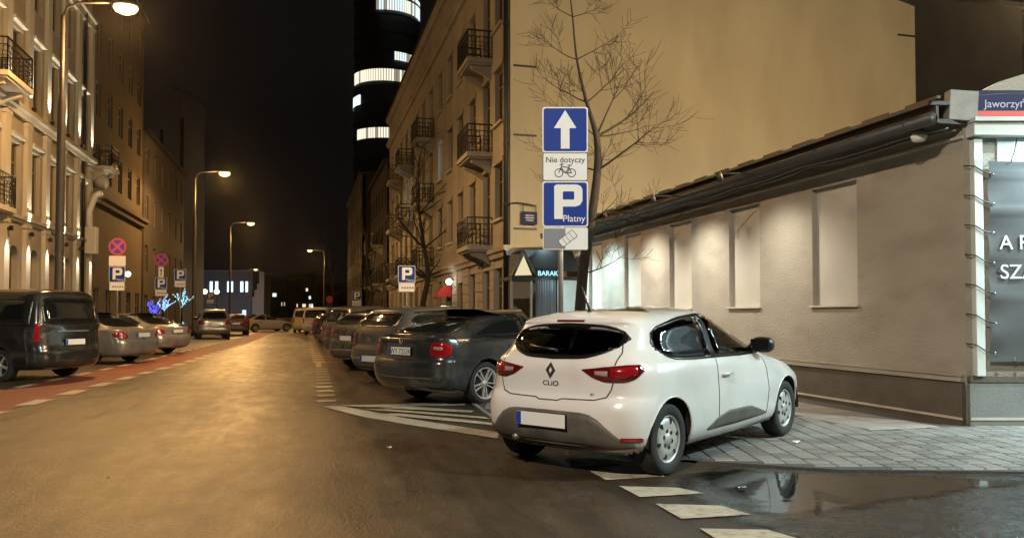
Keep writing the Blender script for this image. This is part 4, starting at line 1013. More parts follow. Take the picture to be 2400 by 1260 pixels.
# --- front facade (turns towards us at the corner)
MFr = Matrix.Rotation(-TH, 4, 'Z'); FL = 6.5
mb = MB(); poly = [(0, .0), (FL, .0), (FL, 4.62), (2.2, 4.56), (1.1, 4.42), (.45, 4.22), (0, 3.98)]
mb.prism(poly, 0, .25, Matrix(((1, 0, 0, 0), (0, 0, 1, 0), (0, 1, 0, 0), (0, 0, 0, 1))))
mb.f = [tuple(reversed(f)) for f in mb.f]
nn = obj('front_wall', mb, M_['barwall'], B); nn.matrix_local = MFr
mb = MB(); mb.box((FL / 2 + .0, -.03, .27), (FL, .06, .54)); nn = obj('front_plinth', mb, mat('grey_plinth', (.20, .21, .20), .8, var=.12, vscale=2, bump=.3), B); nn.matrix_local = MFr
mb = MB(); mb.box((FL / 2, -.035, .585), (FL, .07, .07)); nn = obj('front_ledge', mb, M_['plinth'], B); nn.matrix_local = MFr
mb = MB(); mb.box((FL / 2, -.065, .11), (FL, .012, .03)); nn = obj('front_base_strip', mb, M_['trim'], B); nn.matrix_local = MFr
mb = MB(); mb.box((.12, -.05, 2.06), (.10, .10, 2.86)); nn = obj('corner_board', mb, M_['whitepanel'], B); nn.matrix_local = MFr
mb = MB(); mb.box((FL / 2 + .02, -.09, 3.60), (FL - .02, .18, .15)); mb.box((FL / 2 + .02, -.11, 3.71), (FL, .22, .05)); nn = obj('lintel_board', mb, M_['whitepanel'], B); nn.matrix_local = MFr
mb = MB(); mb.box((FL / 2 + .2, -.012, 3.36), (FL - .4, .02, .32)); nn = obj('backing_board', mb, M_['whitepanel'], B); nn.matrix_local = MFr
mb = MB(); pts = [(t * FL, -.02, 4.02 + .12 * math.sin(min(1, t * 2.2) * 1.57) + .01 * math.sin(t * 30)) for t in [i / 30 for i in range(31)]]; mb.tube(pts, .025, 6); nn = obj('parapet_moulding', mb, M_['roofing'], B); nn.matrix_local = MFr
mb = MB(); mb.add([(0, 0, 3.9), (FL, 0, 3.9), (FL, 5, 4.0), (0, 5, 4.0)], [(0, 1, 2, 3)]); nn = obj('rear_roof', mb, M_['roofing'], B); nn.matrix_local = MFr @ Matrix.Translation((0, .3, 0))
mb = MB(); mb.box((.2, -.09, 3.9), (.34, .14, .36), Matrix.Rotation(R(4), 3, 'Y')); nn = obj('corner_block', mb, M_['kerb'], B); nn.matrix_local = MFr @ Matrix.Translation((-.25, .05, 0))
# front light trough
mb = MB(); mb.box((3.2, -.62, 3.72), (5.2, .10, .06)); nn = obj('light_trough', mb, M_['darksteel'], B); nn.matrix_local = MFr
for k in range(5): mb = MB(); mb.tube([(.9 + k * 1.15, -.05, 3.7), (.9 + k * 1.15, -.6, 3.76)], .015, 6); n2 = obj('trough_arm', mb, M_['darksteel'], B); n2.matrix_local = MFr
mb = MB(); mb.box((3.2, -.62, 3.685), (5.1, .06, .012)); t_ = obj('light_strip', mb, emis('cool_strip', (.70, .95, 1.0), 6), nn)
L = lamp('strip_light', 'AREA', (3.2, -.62, 3.66), 215, COOL, nn, shape='RECTANGLE', size=5.0, size_y=.06); L.rotation_euler = (R(-10), 0, 0)
# --- street name plate
SN = thing('street_name_plate', 'blue street name plate with red bottom stripe above the banner', 'sign', (BX, BY0, 0), -TH)
mb = MB(); mb.box((.62, -.03, 3.94), (.95, .025, .32)); sb = obj('plate', mb, M_['navy'], SN)
mb = MB(); mb.box((.62, -.0445, 3.815), (.945, .004, .065)); obj('red_stripe', mb, mat('stripe_red', (.60, .10, .09), .4), SN)
MT = Matrix.Translation((.235, -.0435, 3.89)) @ Matrix.Rotation(R(90), 4, 'X')
shape2d('lettering', None, .002, mat('enamel_letters', (.42, .43, .55), .5), SN, MT, text='Jaworzyńska', size=.135, align='LEFT')
# --- banner
BN = thing('banner', 'large grey vinyl banner with white capitals laced to the front wall', 'banner', (BX, BY0, 0), -TH)
mb = MB(); nx, nz = 40, 44; x0, x1, z0, z1 = .235, 4.4, .80, 3.22; vs = []
for i in range(nx + 1):
    for j in range(nz + 1):
        x = lerp(x0, x1, i / nx); z = lerp(z0, z1, j / nz)
        f = .005 * math.sin(x * 3 + 2.1 * math.sin(z * 2.3)) + .004 * math.sin(z * 5 + x * 2)
        fold = sum(.020 * math.exp(-((z - zc) / .022) ** 2) for zc in (1.55, 2.04, 2.62, 3.05))
        edge = .02 * math.sin(z * 12.5) * math.exp(-(x - x0) / .15)
        vs.append((x, -.09 - f - fold - edge, z))
mb.add(vs, [(i * (nz + 1) + j, (i + 1) * (nz + 1) + j, (i + 1) * (nz + 1) + j + 1, i * (nz + 1) + j + 1) for i in range(nx) for j in range(nz)], 0, True)
obj('sheet', mb, M_['banner'], BN)
bwt = mat('banner_print', (.80, .82, .82), .4)
for z, tx in ((2.155, 'A PI'), (1.80, 'SZA')):
    shape2d('lettering', None, .004, bwt, BN, Matrix.Translation((.355, -.104, z)) @ Matrix.Rotation(R(90), 4, 'X'), text=tx, size=.245, align='LEFT')
for k in range(7):
    z = .90 + k * .36
    mb = MB(); mb.tube([(.27, -.13, z), (.17, -.115, z + .03), (.06, -.112, z + .10), (-.02, -.02, z + .12)], .008, 5); obj('lacing', mb, M_['black'], BN)
    mb = MB(); mb.lathe([(.010, -.003), (.022, 0), (.010, .004)], 12, Matrix.Translation((.275, -.125, z)) @ Matrix.Rotation(R(90), 4, 'X')); obj('eyelet', mb, M_['chrome'], BN)
for k in range(9):
    x = .5 + k * .22
    mb = MB(); mb.tube([(x, -.115, 3.20), (x + .06, -.10, 3.35), (x + .09, -.10, 3.50)], .007, 5); obj('lacing', mb, M_['black'], BN)
    mb = MB(); mb.lathe([(.010, -.003), (.022, 0), (.010, .004)], 12, Matrix.Translation((x, -.125, .83)) @ Matrix.Rotation(R(90), 4, 'X')); obj('eyelet', mb, M_['chrome'], BN)
# ---------------------------------------------------------------- entrance canopy with neon lettering
EN = thing('entrance_canopy', 'black gabled entrance canopy with glowing triangle and neon name', 'canopy', (6.3, 21.6, 0))
def tp(poly, y0, y1):
    m = MB(); m.prism(poly, y0, y1, Matrix(((1, 0, 0, 0), (0, 0, 1, 0), (0, 1, 0, 0), (0, 0, 0, 1)))); m.f = [tuple(reversed(f)) for f in m.f]; return m
obj('gable_frame', tp([(-.60, 2.34), (.06, 2.34), (.06, 2.48), (-.26, 3.20), (-.60, 2.48)], -.02, .2), M_['black'], EN)
obj('lit_panel', tp([(-.52, 2.48), (-.02, 2.50), (-.26, 3.04)], -.04, -.025), emis('warm_panel', (1.0, .86, .52), .42), EN)
mb = MB(); mb.add([(-.24, 0, 3.22), (.08, -.06, 2.62), (1.45, -.06, 2.62), (1.2, .0, 3.22), (-.24, 1.6, 3.22), (1.2, 1.6, 3.22)], [(0, 1, 2, 3), (0, 3, 5, 4)]); mb.box((.43, .77, 2.42), (2.0, 1.45, .10)); obj('canopy_roof', mb, M_['black'], EN)
mb = MB(); mb.box((.46, -.08, 2.56), (.78, .04, .28)); obj('fascia_board', mb, M_['black'], EN)
shape2d('neon_lettering', None, .01, emis('neon_cyan', (.40, .90, 1.0), .75), EN, Matrix.Translation((.44, -.115, 2.485)) @ Matrix.Rotation(R(90), 4, 'X'), text='BARAK', size=.195)
mb = MB(); [mb.box((x, .1, 1.2), (.06, .06, 2.4)) for x in (-.58, .0, 1.42)]; obj('post', mb, M_['steel'], EN)
mb = MB(); vs = []; nx = 40
for i in range(nx + 1):
    x = lerp(.15, .78, i / nx); d = .05 * math.sin(i * 1.3) + .02 * math.sin(i * 2.9)
    vs += [(x, .15 + d, .12), (x, .15 + d * .6, 2.42)]
mb.add(vs, [(2 * i, 2 * i + 2, 2 * i + 3, 2 * i + 1) for i in range(nx)], 0, True); obj('curtain', mb, mat('grey_plastic_curtain', (.16, .16, .18), .25), EN)
mb = MB(); mb.box((1.1, .12, 1.2), (.6, .05, 2.4)); obj('side_panel', mb, M_['whitepanel'], EN)
lamp('canopy_light', 'POINT', (.5, -.30, 2.25), 4, (.55, .95, 1.0), EN, shadow_soft_size=.2)
# ---------------------------------------------------------------- further houses on the right
def plain_block(name, label, x, y, wx, ly, h, m, ang, cols, floors, lit=(), z0=4.0, fh=3.2, gf=True, litm=None, side='street', win=(1.05, 1.75)):
    """facade towards the street with built windows; ang -90 faces left, 90 faces right, 0 faces us"""
    t = thing(name, label, 'building', (x, y, 0))
    if ang == -90: Mf = Matrix.Translation((0, ly, 0)) @ Matrix.Rotation(R(-90), 4, 'Z'); L = ly
    elif ang == 90: Mf = Matrix.Rotation(R(90), 4, 'Z'); L = ly
    else: Mf = Matrix.Identity(4); L = wx
    ops = []
    for i in range(cols):
        u = L * (i + .5) / cols
        for f in range(floors): ops.append((round(u - win[0] / 2, 3), round(z0 + f * fh, 3), round(u + win[0] / 2, 3), round(z0 + f * fh + win[1], 3)))
        if gf: ops.append((round(u - .6, 3), .4, round(u + .6, 3), 2.7))
    w = obj('wall', wall_mb(L, h, ops, .18), m, t); w.matrix_local = Mf
    mb = MB(); sx = 1 if ang == -90 else (-1 if ang == 90 else 1)
    if ang == 0: mb.box((wx / 2, ly / 2 + .2, h / 2), (wx - .02, ly - .4, h - .02))
    else: mb.box((sx * (wx / 2 + .2), ly / 2, h / 2), (wx - .4, ly - .01, h - .02))
    obj('side_wall', mb, m, t)
    mb = MB()
    if ang == 0: mb.box((wx / 2, ly / 2, h + .12), (wx + .4, ly + .4, .24))
    else: mb.box((sx * wx / 2, ly / 2, h + .12), (wx + .6, ly + .02, .24))
    obj('roof', mb, M_['roofing'], t)
    for k, o in enumerate(ops): window(t, Mf, *o, .18, M_['frame'], (litm or LITW) if k in lit else M_['pane'])
    return t, Mf
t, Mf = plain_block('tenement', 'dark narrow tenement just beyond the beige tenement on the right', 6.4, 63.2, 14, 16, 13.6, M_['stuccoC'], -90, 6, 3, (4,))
for u in (4, 12):
    for z in (4, 7.2): balcony(t, Mf, u, z, 1.8, .9, 1.0, M_['plaster'])
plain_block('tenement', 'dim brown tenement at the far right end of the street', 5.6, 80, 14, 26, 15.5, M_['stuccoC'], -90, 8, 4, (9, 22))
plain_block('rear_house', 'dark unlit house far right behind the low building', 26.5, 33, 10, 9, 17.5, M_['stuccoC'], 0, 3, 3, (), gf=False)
plain_block('rear_house', 'black stepped house block at the upper right edge beyond the roof', 36, 39, 14, 10, 14.0, M_['stuccoD'], 0, 4, 3, (), gf=False)
# round tower with lit office bands
TP = at(905, 600, 190); TW = thing('round_tower', 'dark cylindrical office tower with bright white window bands', 'tower', (TP.x, TP.y, 0))
mb = MB(); rT = 7.9; mb.lathe([(.01, 105), (rT, 105), (rT, 0)], 48); obj('shell', mb, mat('tower_cladding', (.012, .013, .014), .4), TW)
fh = 3.75; rng = random.Random(5)
def tz(py): return at(905, py, 182).z
for f, (pyt, pyb, m, rng_px) in enumerate(((-22, 22, LITC, (878, 982)), (114, 138, LITC, (925, 990)), (160, 188, LITY, (828, 948)), (216, 240, LITB, (826, 842)), (298, 322, LITY, (836, 935)))):
    z0, z1 = tz(pyb), tz(pyt)
    for k in range(80):
        a = 2 * math.pi * k / 80; p = TP + Vector((math.cos(a) * rT, math.sin(a) * rT, 0))
        if (p - Vector((0, 0, 0))).dot(FW) > TP.dot(FW): continue
        px = 1200 + FPX * p.dot(RT) / p.dot(FW)
        if not (rng_px[0] < px < rng_px[1]): continue
        mb = MB(); hw = rT * math.pi / 80 * .76
        mb.box((0, 0, 0), (.12, 2 * hw, z1 - z0)); pn = obj('pane', mb, rng.choice([m, m, m, LITY, LITD]), TW, (math.cos(a) * (rT + .03), math.sin(a) * (rT + .03), (z0 + z1) / 2), (0, 0, a))
for k in range(24):
    mb = MB(); mb.lathe([(rT + .12, 4 + k * 4.2), (rT + .12, 4.5 + k * 4.2)], 48); obj('floor_band', mb, M_['darkfar'], TW)
# ---------------------------------------------------------------- lit palace-like house on the left
YA0, YA1 = 17.2, 41.9
A = thing('stucco_house', 'cream stucco house with uplit pilasters and iron balconies', 'building', (-10, YA0, 0))
LA, HA = YA1 - YA0, 19.5
MA = Matrix.Rotation(R(90), 4, 'Z')
pil = [41.6 - 2.2 * k for k in range(11)]
ops = []
for k in range(10):
    u = 40.5 - 2.2 * k - YA0
    ops.append((round(u - .55, 3), .35, round(u + .55, 3), 3.85, .35, True))
    for z in (5.2, 9.3, 13.0, 16.0): ops.append((round(u - .52, 3), z + (.0 if z > 9 else 0), round(u + .52, 3), z + (2.35 if z < 12 else 1.9), .25))
w = obj('wall', wall_mb(LA, HA, ops), M_['stuccoL'], A); w.matrix_local = MA
for o in ops:
    if len(o) > 5: window(A, MA, *o[:4], .33, M_['wood'], M_['pane'], 'arched_window')
    else: window(A, MA, *o[:4], .22, M_['frame'], M_['pane'])
mb = MB(); mb.box((-5.2, LA / 2, HA / 2), (9.5, LA - .01, HA - .02)); obj('side_wall', mb, M_['stuccoL'], A)
mb = MB(); mb.box((-4.8, LA / 2, HA + .15), (10.4, LA + .02, .3)); obj('roof', mb, M_['roofing'], A)
for yy in pil:
    u = yy - YA0
    for z0, z1 in ((.15, 4.7), (4.95, 8.45), (8.95, 15.2)):
        mb = MB(); mb.box((u, -.07, (z0 + z1) / 2), (.50, .14, z1 - z0)); mb.box((u, -.08, z1 - .08), (.60, .17, .14)); mb.box((u, -.08, z0 + .1), (.60, .17, .18)); p = obj('pilaster', mb, M_['stuccoP'], A); p.matrix_local = MA
for z, h, d in ((8.48, .36, .34), (4.72, .20, .16), (15.3, .3, .25), (18.9, .5, .5)): band('string_course', A, MA, 0, LA, z, h, d, M_['stuccoP'])
balcony(A, MA, 29.0 - YA0, 9.05, 2.4, 1.0, 1.05, M_['stuccoP']); balcony(A, MA, 28.6 - YA0, 4.9, 2.2, .7, 1.05, M_['stuccoP'])
for o in ops:
    if len(o) < 6:
        mb = MB(); cx = (o[0] + o[2]) / 2; mb.box((cx, -.06, o[3] + .22), (1.35, .2, .12)); p = obj('window_hood', mb, M_['stuccoP'], A); p.matrix_local = MA
def fixture(y, z, up, down, pw):
    mb = MB(); mb.box((0, -.10, 0), (.10, .12, .16)); mb.box((0, -.03, 0), (.05, .10, .06)); f = obj('wall_light', mb, M_['iron'], A); f.matrix_local = MA @ Matrix.Translation((y - YA0, -.16, z))
    if up: L = lamp('uplight', 'SPOT', (0, -.12, .11), pw, (1.0, .90, .66), f, spot_size=R(62), spot_blend=.9, shadow_soft_size=.03); L.rotation_euler = (R(180 + 5), 0, 0)
    if down: L = lamp('downlight', 'SPOT', (0, -.12, -.11), pw, (1.0, .90, .66), f, spot_size=R(62), spot_blend=.9, shadow_soft_size=.03); L.rotation_euler = (R(-5), 0, 0)
for yy in pil[:6]:
    fixture(yy, 4.35, True, True, 230); fixture(yy, 9.0, True, False, 330)
mb = MB(); mb.tube([(0, 0, .2), (0, 0, 18.8)], .07, 8); p = obj('downpipe', mb, M_['iron'], A); p.matrix_local = MA @ Matrix.Translation((40.3 - YA0, -.12, 0))
# sign box and flue pipes on the wall
bp = at(199, 563, 37.2)
SB = thing('sign_box', 'pale square box projecting from the left wall under two flue pipes', 'box', (bp.x, bp.y, 4.0)); zb = bp.z - 4.0
mb = MB(); mb.box((0, 0, zb), (1.06, .5, 1.25)); obj('casing', mb, M_['whitepanel'], SB); mb = MB(); mb.box((-.75, .1, zb), (.5, .1, .1)); mb.box((-.75, .1, zb + .4), (.5, .1, .06)); obj('bracket', mb, M_['iron'], SB)
mb = MB(); mb.box((0, -.253, zb), (.98, .01, 1.17)); obj('face', mb, mat('box_face', (.55, .50, .40), .5, var=.05), SB)
for k, (pts, lab) in enumerate((([(160, 575), (166, 520), (178, 460), (185, 432), (203, 425)], 'white bent flue pipe left of the other above the pale box'), ([(208, 530), (209, 495), (224, 458), (238, 452)], 'white bent flue pipe ending higher to the right above the pale box'))):
    P = [at(px, py, 37.2) for px, py in pts]; mb = MB(); mb.tube([p - P[0] for p in P], .14, 10); o = obj('flue_pipe', mb, M_['white'], None, P[0]); tag(o, lab, 'pipe')
# ---------------------------------------------------------------- houses further along the left
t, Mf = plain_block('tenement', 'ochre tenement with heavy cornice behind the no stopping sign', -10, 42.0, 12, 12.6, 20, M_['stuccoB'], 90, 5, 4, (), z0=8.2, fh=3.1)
band('cornice', t, Mf, 0, 12.6, 6.9, .5, .45, M_['stuccoB'])
balcony(t, Mf, 1.0, 7.45 + 1.2, 1.6, .9, 1.0, M_['stuccoP'])
mb = MB(); mb.lathe([(.001, .35), (.25, .3), (.42, .1), (.42, -.1), (.25, -.3), (.001, -.35)], 18, Matrix.Rotation(R(70), 4, 'X')); o = obj('medallion', mb, M_['stuccoP'], t); o.matrix_local = Mf @ Matrix.Translation((.9, -.25, 8.0))
plain_block('tenement', 'dark brown lower tenement past the ochre tenement on the left', -10, 54.7, 12, 18, 13.2, M_['stuccoC'], 90, 6, 3, (), z0=4.2)
c0 = at(325, 700, 96); c1 = at(424, 700, 96)
t = thing('blank_house', 'tall blue grey blank house rising behind the left tenements', 'building', (c0.x, c0.y, 0), -TH)
mb = MB(); wD = (c1 - c0).length
mb.prism([(0, 0), (wD, 0), (wD, 28.6), (wD * .72, 29.0), (wD * .68, 29.8), (0, 30.6)], 0, 7, Matrix(((1, 0, 0, 0), (0, 0, 1, 0), (0, 1, 0, 0), (0, 0, 0, 1)))); mb.f = [tuple(reversed(f)) for f in mb.f]
obj('wall', mb, M_['stuccoD'], t)
for k, (x, z0, z1) in enumerate(((2.6, 6, 24), (5.1, 10, 25.5))): mb = MB(); mb.box((x, -.05, (z0 + z1) / 2), (.35, .12, z1 - z0)); obj('vertical_slot', mb, M_['darkfar'], t)
# blue-lit building closing the street
c0 = at(455, 700, 132); c1 = at(556, 700, 132)
t = thing('office_building', 'low blue lit building with tall bright windows at the end of the street', 'building', (c0.x, c0.y, 0), -TH); wD = (c1 - c0).length; hD = at(500, 636, 132).z
ops = []
for pa, pb in ((457, 461), (466, 473), (489, 498), (502, 511), (530, 535), (537, 546), (561 - 1, 570 - 1), (573, 581)):
    pass
t.location = at(448, 738, 132); t.location.z = 0
def ux(px): return (at(px, 700, 132) - at(448, 700, 132)).length
L_ = ux(622); win_px = ((456, 461), (466, 473), (489, 498), (502, 511), (530, 536), (538, 546), (561, 570), (573, 581))
z0, z1 = at(500, 685, 132).z, at(500, 658, 132).z
ops = [(round(ux(a), 2), z0, round(ux(b), 2), z1) for a, b in win_px]
gops = [(round(ux(a), 2), .6, round(ux(b), 2), 2.3) for a, b in ((458, 461), (466, 472), (566, 577))]
w = obj('wall', wall_mb(ux(590), hD, ops + gops, .2), M_['stuccoE'], t)
mb = MB(); mb.box((ux(590) / 2, 5.3, hD / 2), (ux(590) - .02, 10, hD - .02)); obj('side_wall', mb, M_['stuccoE'], t)
mb = MB(); mb.box((ux(590) / 2, 5, hD + .1), (ux(590) + .3, 10.6, .25)); obj('roof', mb, mat('pale_coping', (.35, .38, .42), .7), t)
for o in ops: window(t, Matrix.Identity(4), *o, .2, M_['frame'], LITB, mull=False)
for o in gops: window(t, Matrix.Identity(4), *o, .2, M_['frame'], LITC, mull=False)
st_ = [(ux(593), 0, ux(598), 4.4), (ux(598.3), 0, ux(604), 5.6), (ux(604.3), 0, ux(609), 6.6), (ux(609.3), 0, ux(620), 8.6)]
mb = MB()
for a, z_a, b, z_b in st_:
    pn = MB(); pn.box(((a + b) / 2, -.4, z_b / 2), (b - a, .3, z_b)); obj('stair_panel', pn, mat('pale_panel', (.48, .50, .52), .7), t)
FLd = lamp('facade_flood', 'AREA', (ux(520), -9, 1.0), 60, (.40, .62, 1.0), t, shape='RECTANGLE', size=14, size_y=.5); FLd.rotation_euler = (R(105), 0, 0)
# far dark blocks with scattered lit windows beyond the street end
rng = random.Random(9)
for k, (pa, pb, py, Z, lab) in enumerate(((618, 672, 655, 260, 'far dark apartment block with few lit windows left of the street end'), (676, 738, 640, 300, 'far dark apartment block with scattered lit windows above the fence'), (740, 830, 668, 240, 'far dark block behind the bare trees at the street end'))):
    c = at(pa, 700, Z); h = at(pa, py, Z).z; wD = (at(pb, 700, Z) - c).length
    t = thing('apartment_block', lab, 'building', (c.x, c.y, 0), -TH)
    mb = MB(); mb.box((wD / 2, 6, h / 2), (wD, 12, h)); obj('wall', mb, M_['darkfar'], t)
    mb = MB(); mb.box((wD / 2, 6, h + .2), (wD + .5, 12.5, .4)); obj('roof', mb, M_['roofing'], t)
    for _ in range(14 if k == 1 else 8):
        x = rng.uniform(.08, .92) * wD; z = 2 + 3.0 * rng.randrange(1, max(2, int((h - 3) / 3)))
        mb = MB(); mb.box((x, -.03, z), (rng.choice([.8, 1.3]), .06, 1.2)); obj('window', mb, rng.choice([LITW, LITC, M_['pane'], M_['pane']]), t)
# ---------------------------------------------------------------- street lamps
def street_lamp(label, x, y, arm, Hh=10.6, power=2000, sgn=1, thick=1.0, col=SODIUM, rz=0, glow=.35):
    t = thing('street_lamp', label, 'street lamp', (x, y, 0), R(rz), 'sodium street lamps along the street')
    mb = MB(); mb.tube([(0, 0, 0), (0, 0, .5), (0, 0, .55), (0, 0, 7.6), (0, 0, 8.0), (0, 0, Hh - .3)], [.15 * thick, .15 * thick, .125 * thick, .115 * thick, .065 * thick, .055 * thick], 14); obj('pole', mb, M_['darksteel'], t)
    mb = MB(); mb.tube([(0, 0, Hh - .35), (sgn * .12, 0, Hh - .05), (sgn * .4, 0, Hh + .12), (sgn * (arm - .3), 0, Hh + .22)], .04, 8); obj('arm', mb, M_['darksteel'], t)
    mb = MB(); vs = []; fs = []; n, m = 14, 8
    for i in range(n):
        a = 2 * math.pi * i / n
        for j in range(m + 1):
            b = -math.pi / 2 + math.pi * j / m
            vs.append((sgn * (arm + .40 * math.sin(b)), .17 * math.cos(b) * math.cos(a), Hh + .22 + (.11 if math.sin(a) > 0 else .06) * math.cos(b) * math.sin(a)))
    for i in range(n):
        for j in range(m): fs.append((i * (m + 1) + j, ((i + 1) % n) * (m + 1) + j, ((i + 1) % n) * (m + 1) + j + 1, i * (m + 1) + j + 1))
    mb.add(vs, fs, 0, True); obj('lamp_head', mb, M_['darksteel'], t)
    mb = MB(); mb.lathe([(.14, 0), (.15, -.05), (.12, -.13), (.05, -.18), (.001, -.19)], 18, Matrix.Translation((sgn * (arm + .06), 0, Hh + .16)) @ Matrix.Diagonal((2.4, 1.5, 1.5, 1))); obj('glass_bowl', mb, emis('sodium_bowl', (1.0, .72, .30), 2.0), t)
    lamp('lamp_light', 'SPOT', (sgn * (arm + .06), 0, Hh - .14), power, col, t, shadow_soft_size=.16, spot_size=R(179), spot_blend=.25); lamp('bowl_glow', 'POINT', (sgn * (arm + .06), 0, Hh - .20), power * glow, col, t, shadow_soft_size=.16)
    return t
street_lamp('tall street lamp leaning over the road in front of the uplit house', -7.0, 26.0, 1.65)
street_lamp('second street lamp on the left beside the ochre tenement', -6.9, 55, 1.75)
street_lamp('third street lamp on the left standing before the blue building', -7.2, 84.5, 1.9)
street_lamp('small distant street lamp on the left above the stepped panel', -11.3, 170, 1.7)
street_lamp('distant street lamp on the right with its arm pointing left', 2.9, 118, 2.0, sgn=-1)
street_lamp('street lamp on the left pavement behind the viewpoint', -7.0, -3.5, 1.75, power=4300, col=(1.0, .86, .70))
street_lamp('unseen lamp added right of the viewpoint to light pavers and white hatchback', 15.0, .5, 1.75, Hh=9.5, power=3600, sgn=-1, col=(.82, 1.0, .95))  # added out of view for cool light on pavers and car side
street_lamp('unseen lamp added behind the low building to light the blank gable', 12.4, 8.6, 1.6, Hh=7.2, power=2600, rz=90, glow=1.55, col=(1.0, .69, .34))  # lamp added out of view to brighten the gable wall
# ---------------------------------------------------------------- signs
def plate_at(parent, x0, z0, x1, z1, m, r=.03, y=0, t=.006, name='plate'):
    return shape2d(name, [rrect(x0, z0, x1, z1, r)], t, m, parent, Matrix.Translation((0, y, 0)) @ Matrix.Rotation(R(90), 4, 'X'))
XZ = lambda y: Matrix.Translation((0, y, 0)) @ Matrix.Rotation(R(90), 4, 'X')
def P_letter(cx, z0, s_):
    """the parking letter: stem and square-cornered bowl"""
    x0 = cx - .30 * s_
    outer = [(x0, z0), (x0 + .25 * s_, z0), (x0 + .25 * s_, z0 + .36 * s_), (x0 + .62 * s_, z0 + .36 * s_), (x0 + .74 * s_, z0 + .40 * s_), (x0 + .82 * s_, z0 + .52 * s_), (x0 + .82 * s_, z0 + .86 * s_), (x0 + .76 * s_, z0 + .96 * s_), (x0 + .66 * s_, z0 + s_), (x0 + .06 * s_, z0 + s_), (x0, z0 + .95 * s_)]
    hole = rrect(x0 + .25 * s_, z0 + .56 * s_, x0 + .58 * s_, z0 + .80 * s_, .03 * s_)
    return [outer, hole[::-1]]
def blue_panel(t, zc, w=.6):
    p = plate_at(t, -w / 2, zc - w / 2, w / 2, zc + w / 2, M_['signw'], .035); q = plate_at(p, -w / 2 + .018, zc - w / 2 + .018, w / 2 - .018, zc + w / 2 - .018, M_['signb'], .03, -.007, .003, 'blue_field')
    q.matrix_local = XZ(0).inverted() @ XZ(-.0075); return p
def child_shape(p, nm, loops, m, y=-.011, t=.002, **k):
    o = shape2d(nm, loops, t, m, p, None, **k); o.matrix_local = XZ(0).inverted() @ (XZ(y) if 'text' not in k else XZ(y) @ Matrix.Translation((k.pop('tx', 0), k.pop('tz', 0), 0))); return o
def child_text(p, body, x, z, size, m, y=-.011, align='CENTER'):
    o = shape2d('lettering', None, .0015, m, p, None, text=body, size=size, align=align); o.matrix_local = XZ(0).inverted() @ XZ(y) @ Matrix.Translation((x, z, 0)); return o
def post(t, h, r=.032, x=0, y=.05):
    mb = MB(); mb.tube([(x, y, 0), (x, y, h)], r, 10); mb.lathe([(r, 0), (r * .6, .02), (.001, .025)], 10, Matrix.Translation((x, y, h))); obj('post', mb, M_['steel'], t)
sp_ = at(1325, 585, 10.5)
SG = thing('sign_post', 'signpost with blue one way arrow above paid parking plates', 'sign', (sp_.x, sp_.y, .03), -TH)
b0 = sp_.z - .03
post(SG, b0 + 1.8, .034, -.06)
p = plate_at(SG, -.30, b0, .30, b0 + .295, M_['signw'], .02)
child_shape(p, 'grey_field', [[(-.288, b0 + .012), (.0, b0 + .012), (.0, b0 + .283), (-.288, b0 + .283)]], M_['signg'], -.0075, .0015)
a = R(38); cx, cz = .03, b0 + .15
def rot2(pts): return [(cx + x * math.cos(a) - z * math.sin(a), cz + x * math.sin(a) + z * math.cos(a)) for x, z in pts]
child_shape(p, 'car_outline', [rot2(rrect(-.125, -.058, .125, .058, .02)), rot2(rrect(-.119, -.052, .119, .052, .016))[::-1]], M_['black'], -.012, .0015)
for k, x in enumerate((-.055, .0, .06)): child_shape(p, 'car_line', [rot2(stroke((x, -.052), (x, .052), .005))], M_['black'], -.0125 - k * .0002, .001)
child_shape(p, 'car_symbol', [rot2(rrect(-.118, -.052, .118, .052, .018))], M_['signw'], -.0095, .001)
zc = b0 + .30 + .31
p = blue_panel(SG, zc, .61)
child_shape(p, 'parking_letter', P_letter(-.01, zc - .20, .46), M_['signw'])
child_text(p, 'Płatny', .115, zc - .235, .125, M_['signw'])
zb = zc + .31
p = plate_at(SG, -.30, zb, .30, zb + .375, M_['black'], .025); child_shape(p, 'white_field', [rrect(-.292, zb + .008, .292, zb + .367, .022)], M_['signw'], -.0075, .002)
child_text(p, 'Nie dotyczy', 0, zb + .245, .108, M_['black'])
wz = zb + .105
loops = []
for x in (-.085, .085): loops += [circ(x, wz, .058), circ(x, wz, .048)[::-1]]
child_shape(p, 'bicycle_symbol', loops, M_['black'], -.0115)
for k, (q, r_) in enumerate((((-.085, wz), (-.05, wz + .085)), ((-.05, wz + .085), (.05, wz + .07)), ((.05, wz + .07), (.0, wz)), ((.0, wz), (.085, wz)), ((.085, wz), (.05, wz + .07)), ((-.055, wz + .07), (.0, wz)), ((.05, wz + .07), (.058, wz + .10)), ((.03, wz + .102), (.085, wz + .102)), ((-.05, wz + .085), (-.045, wz + .115)), ((-.07, wz + .115), (-.02, wz + .118)))):
    child_shape(p, 'bicycle_line', [stroke(q, r_, .011)], M_['black'], -.0116 - .0002 * k)
zc = zb + .38 + .305
p = blue_panel(SG, zc, .61)
child_shape(p, 'arrow_symbol', [[(-.058, zc - .255), (.058, zc - .255), (.058, zc + .02), (.15, zc + .02), (0, zc + .262), (-.15, zc + .02), (-.058, zc + .02)]], M_['signw'])
SGR2 = mat('sign_red_glare', (.60, .10, .15), .35)  # sign red made paler, retroreflected glare put into the colour
PURP = mat('sign_violet', (.10, .07, .42), .35)
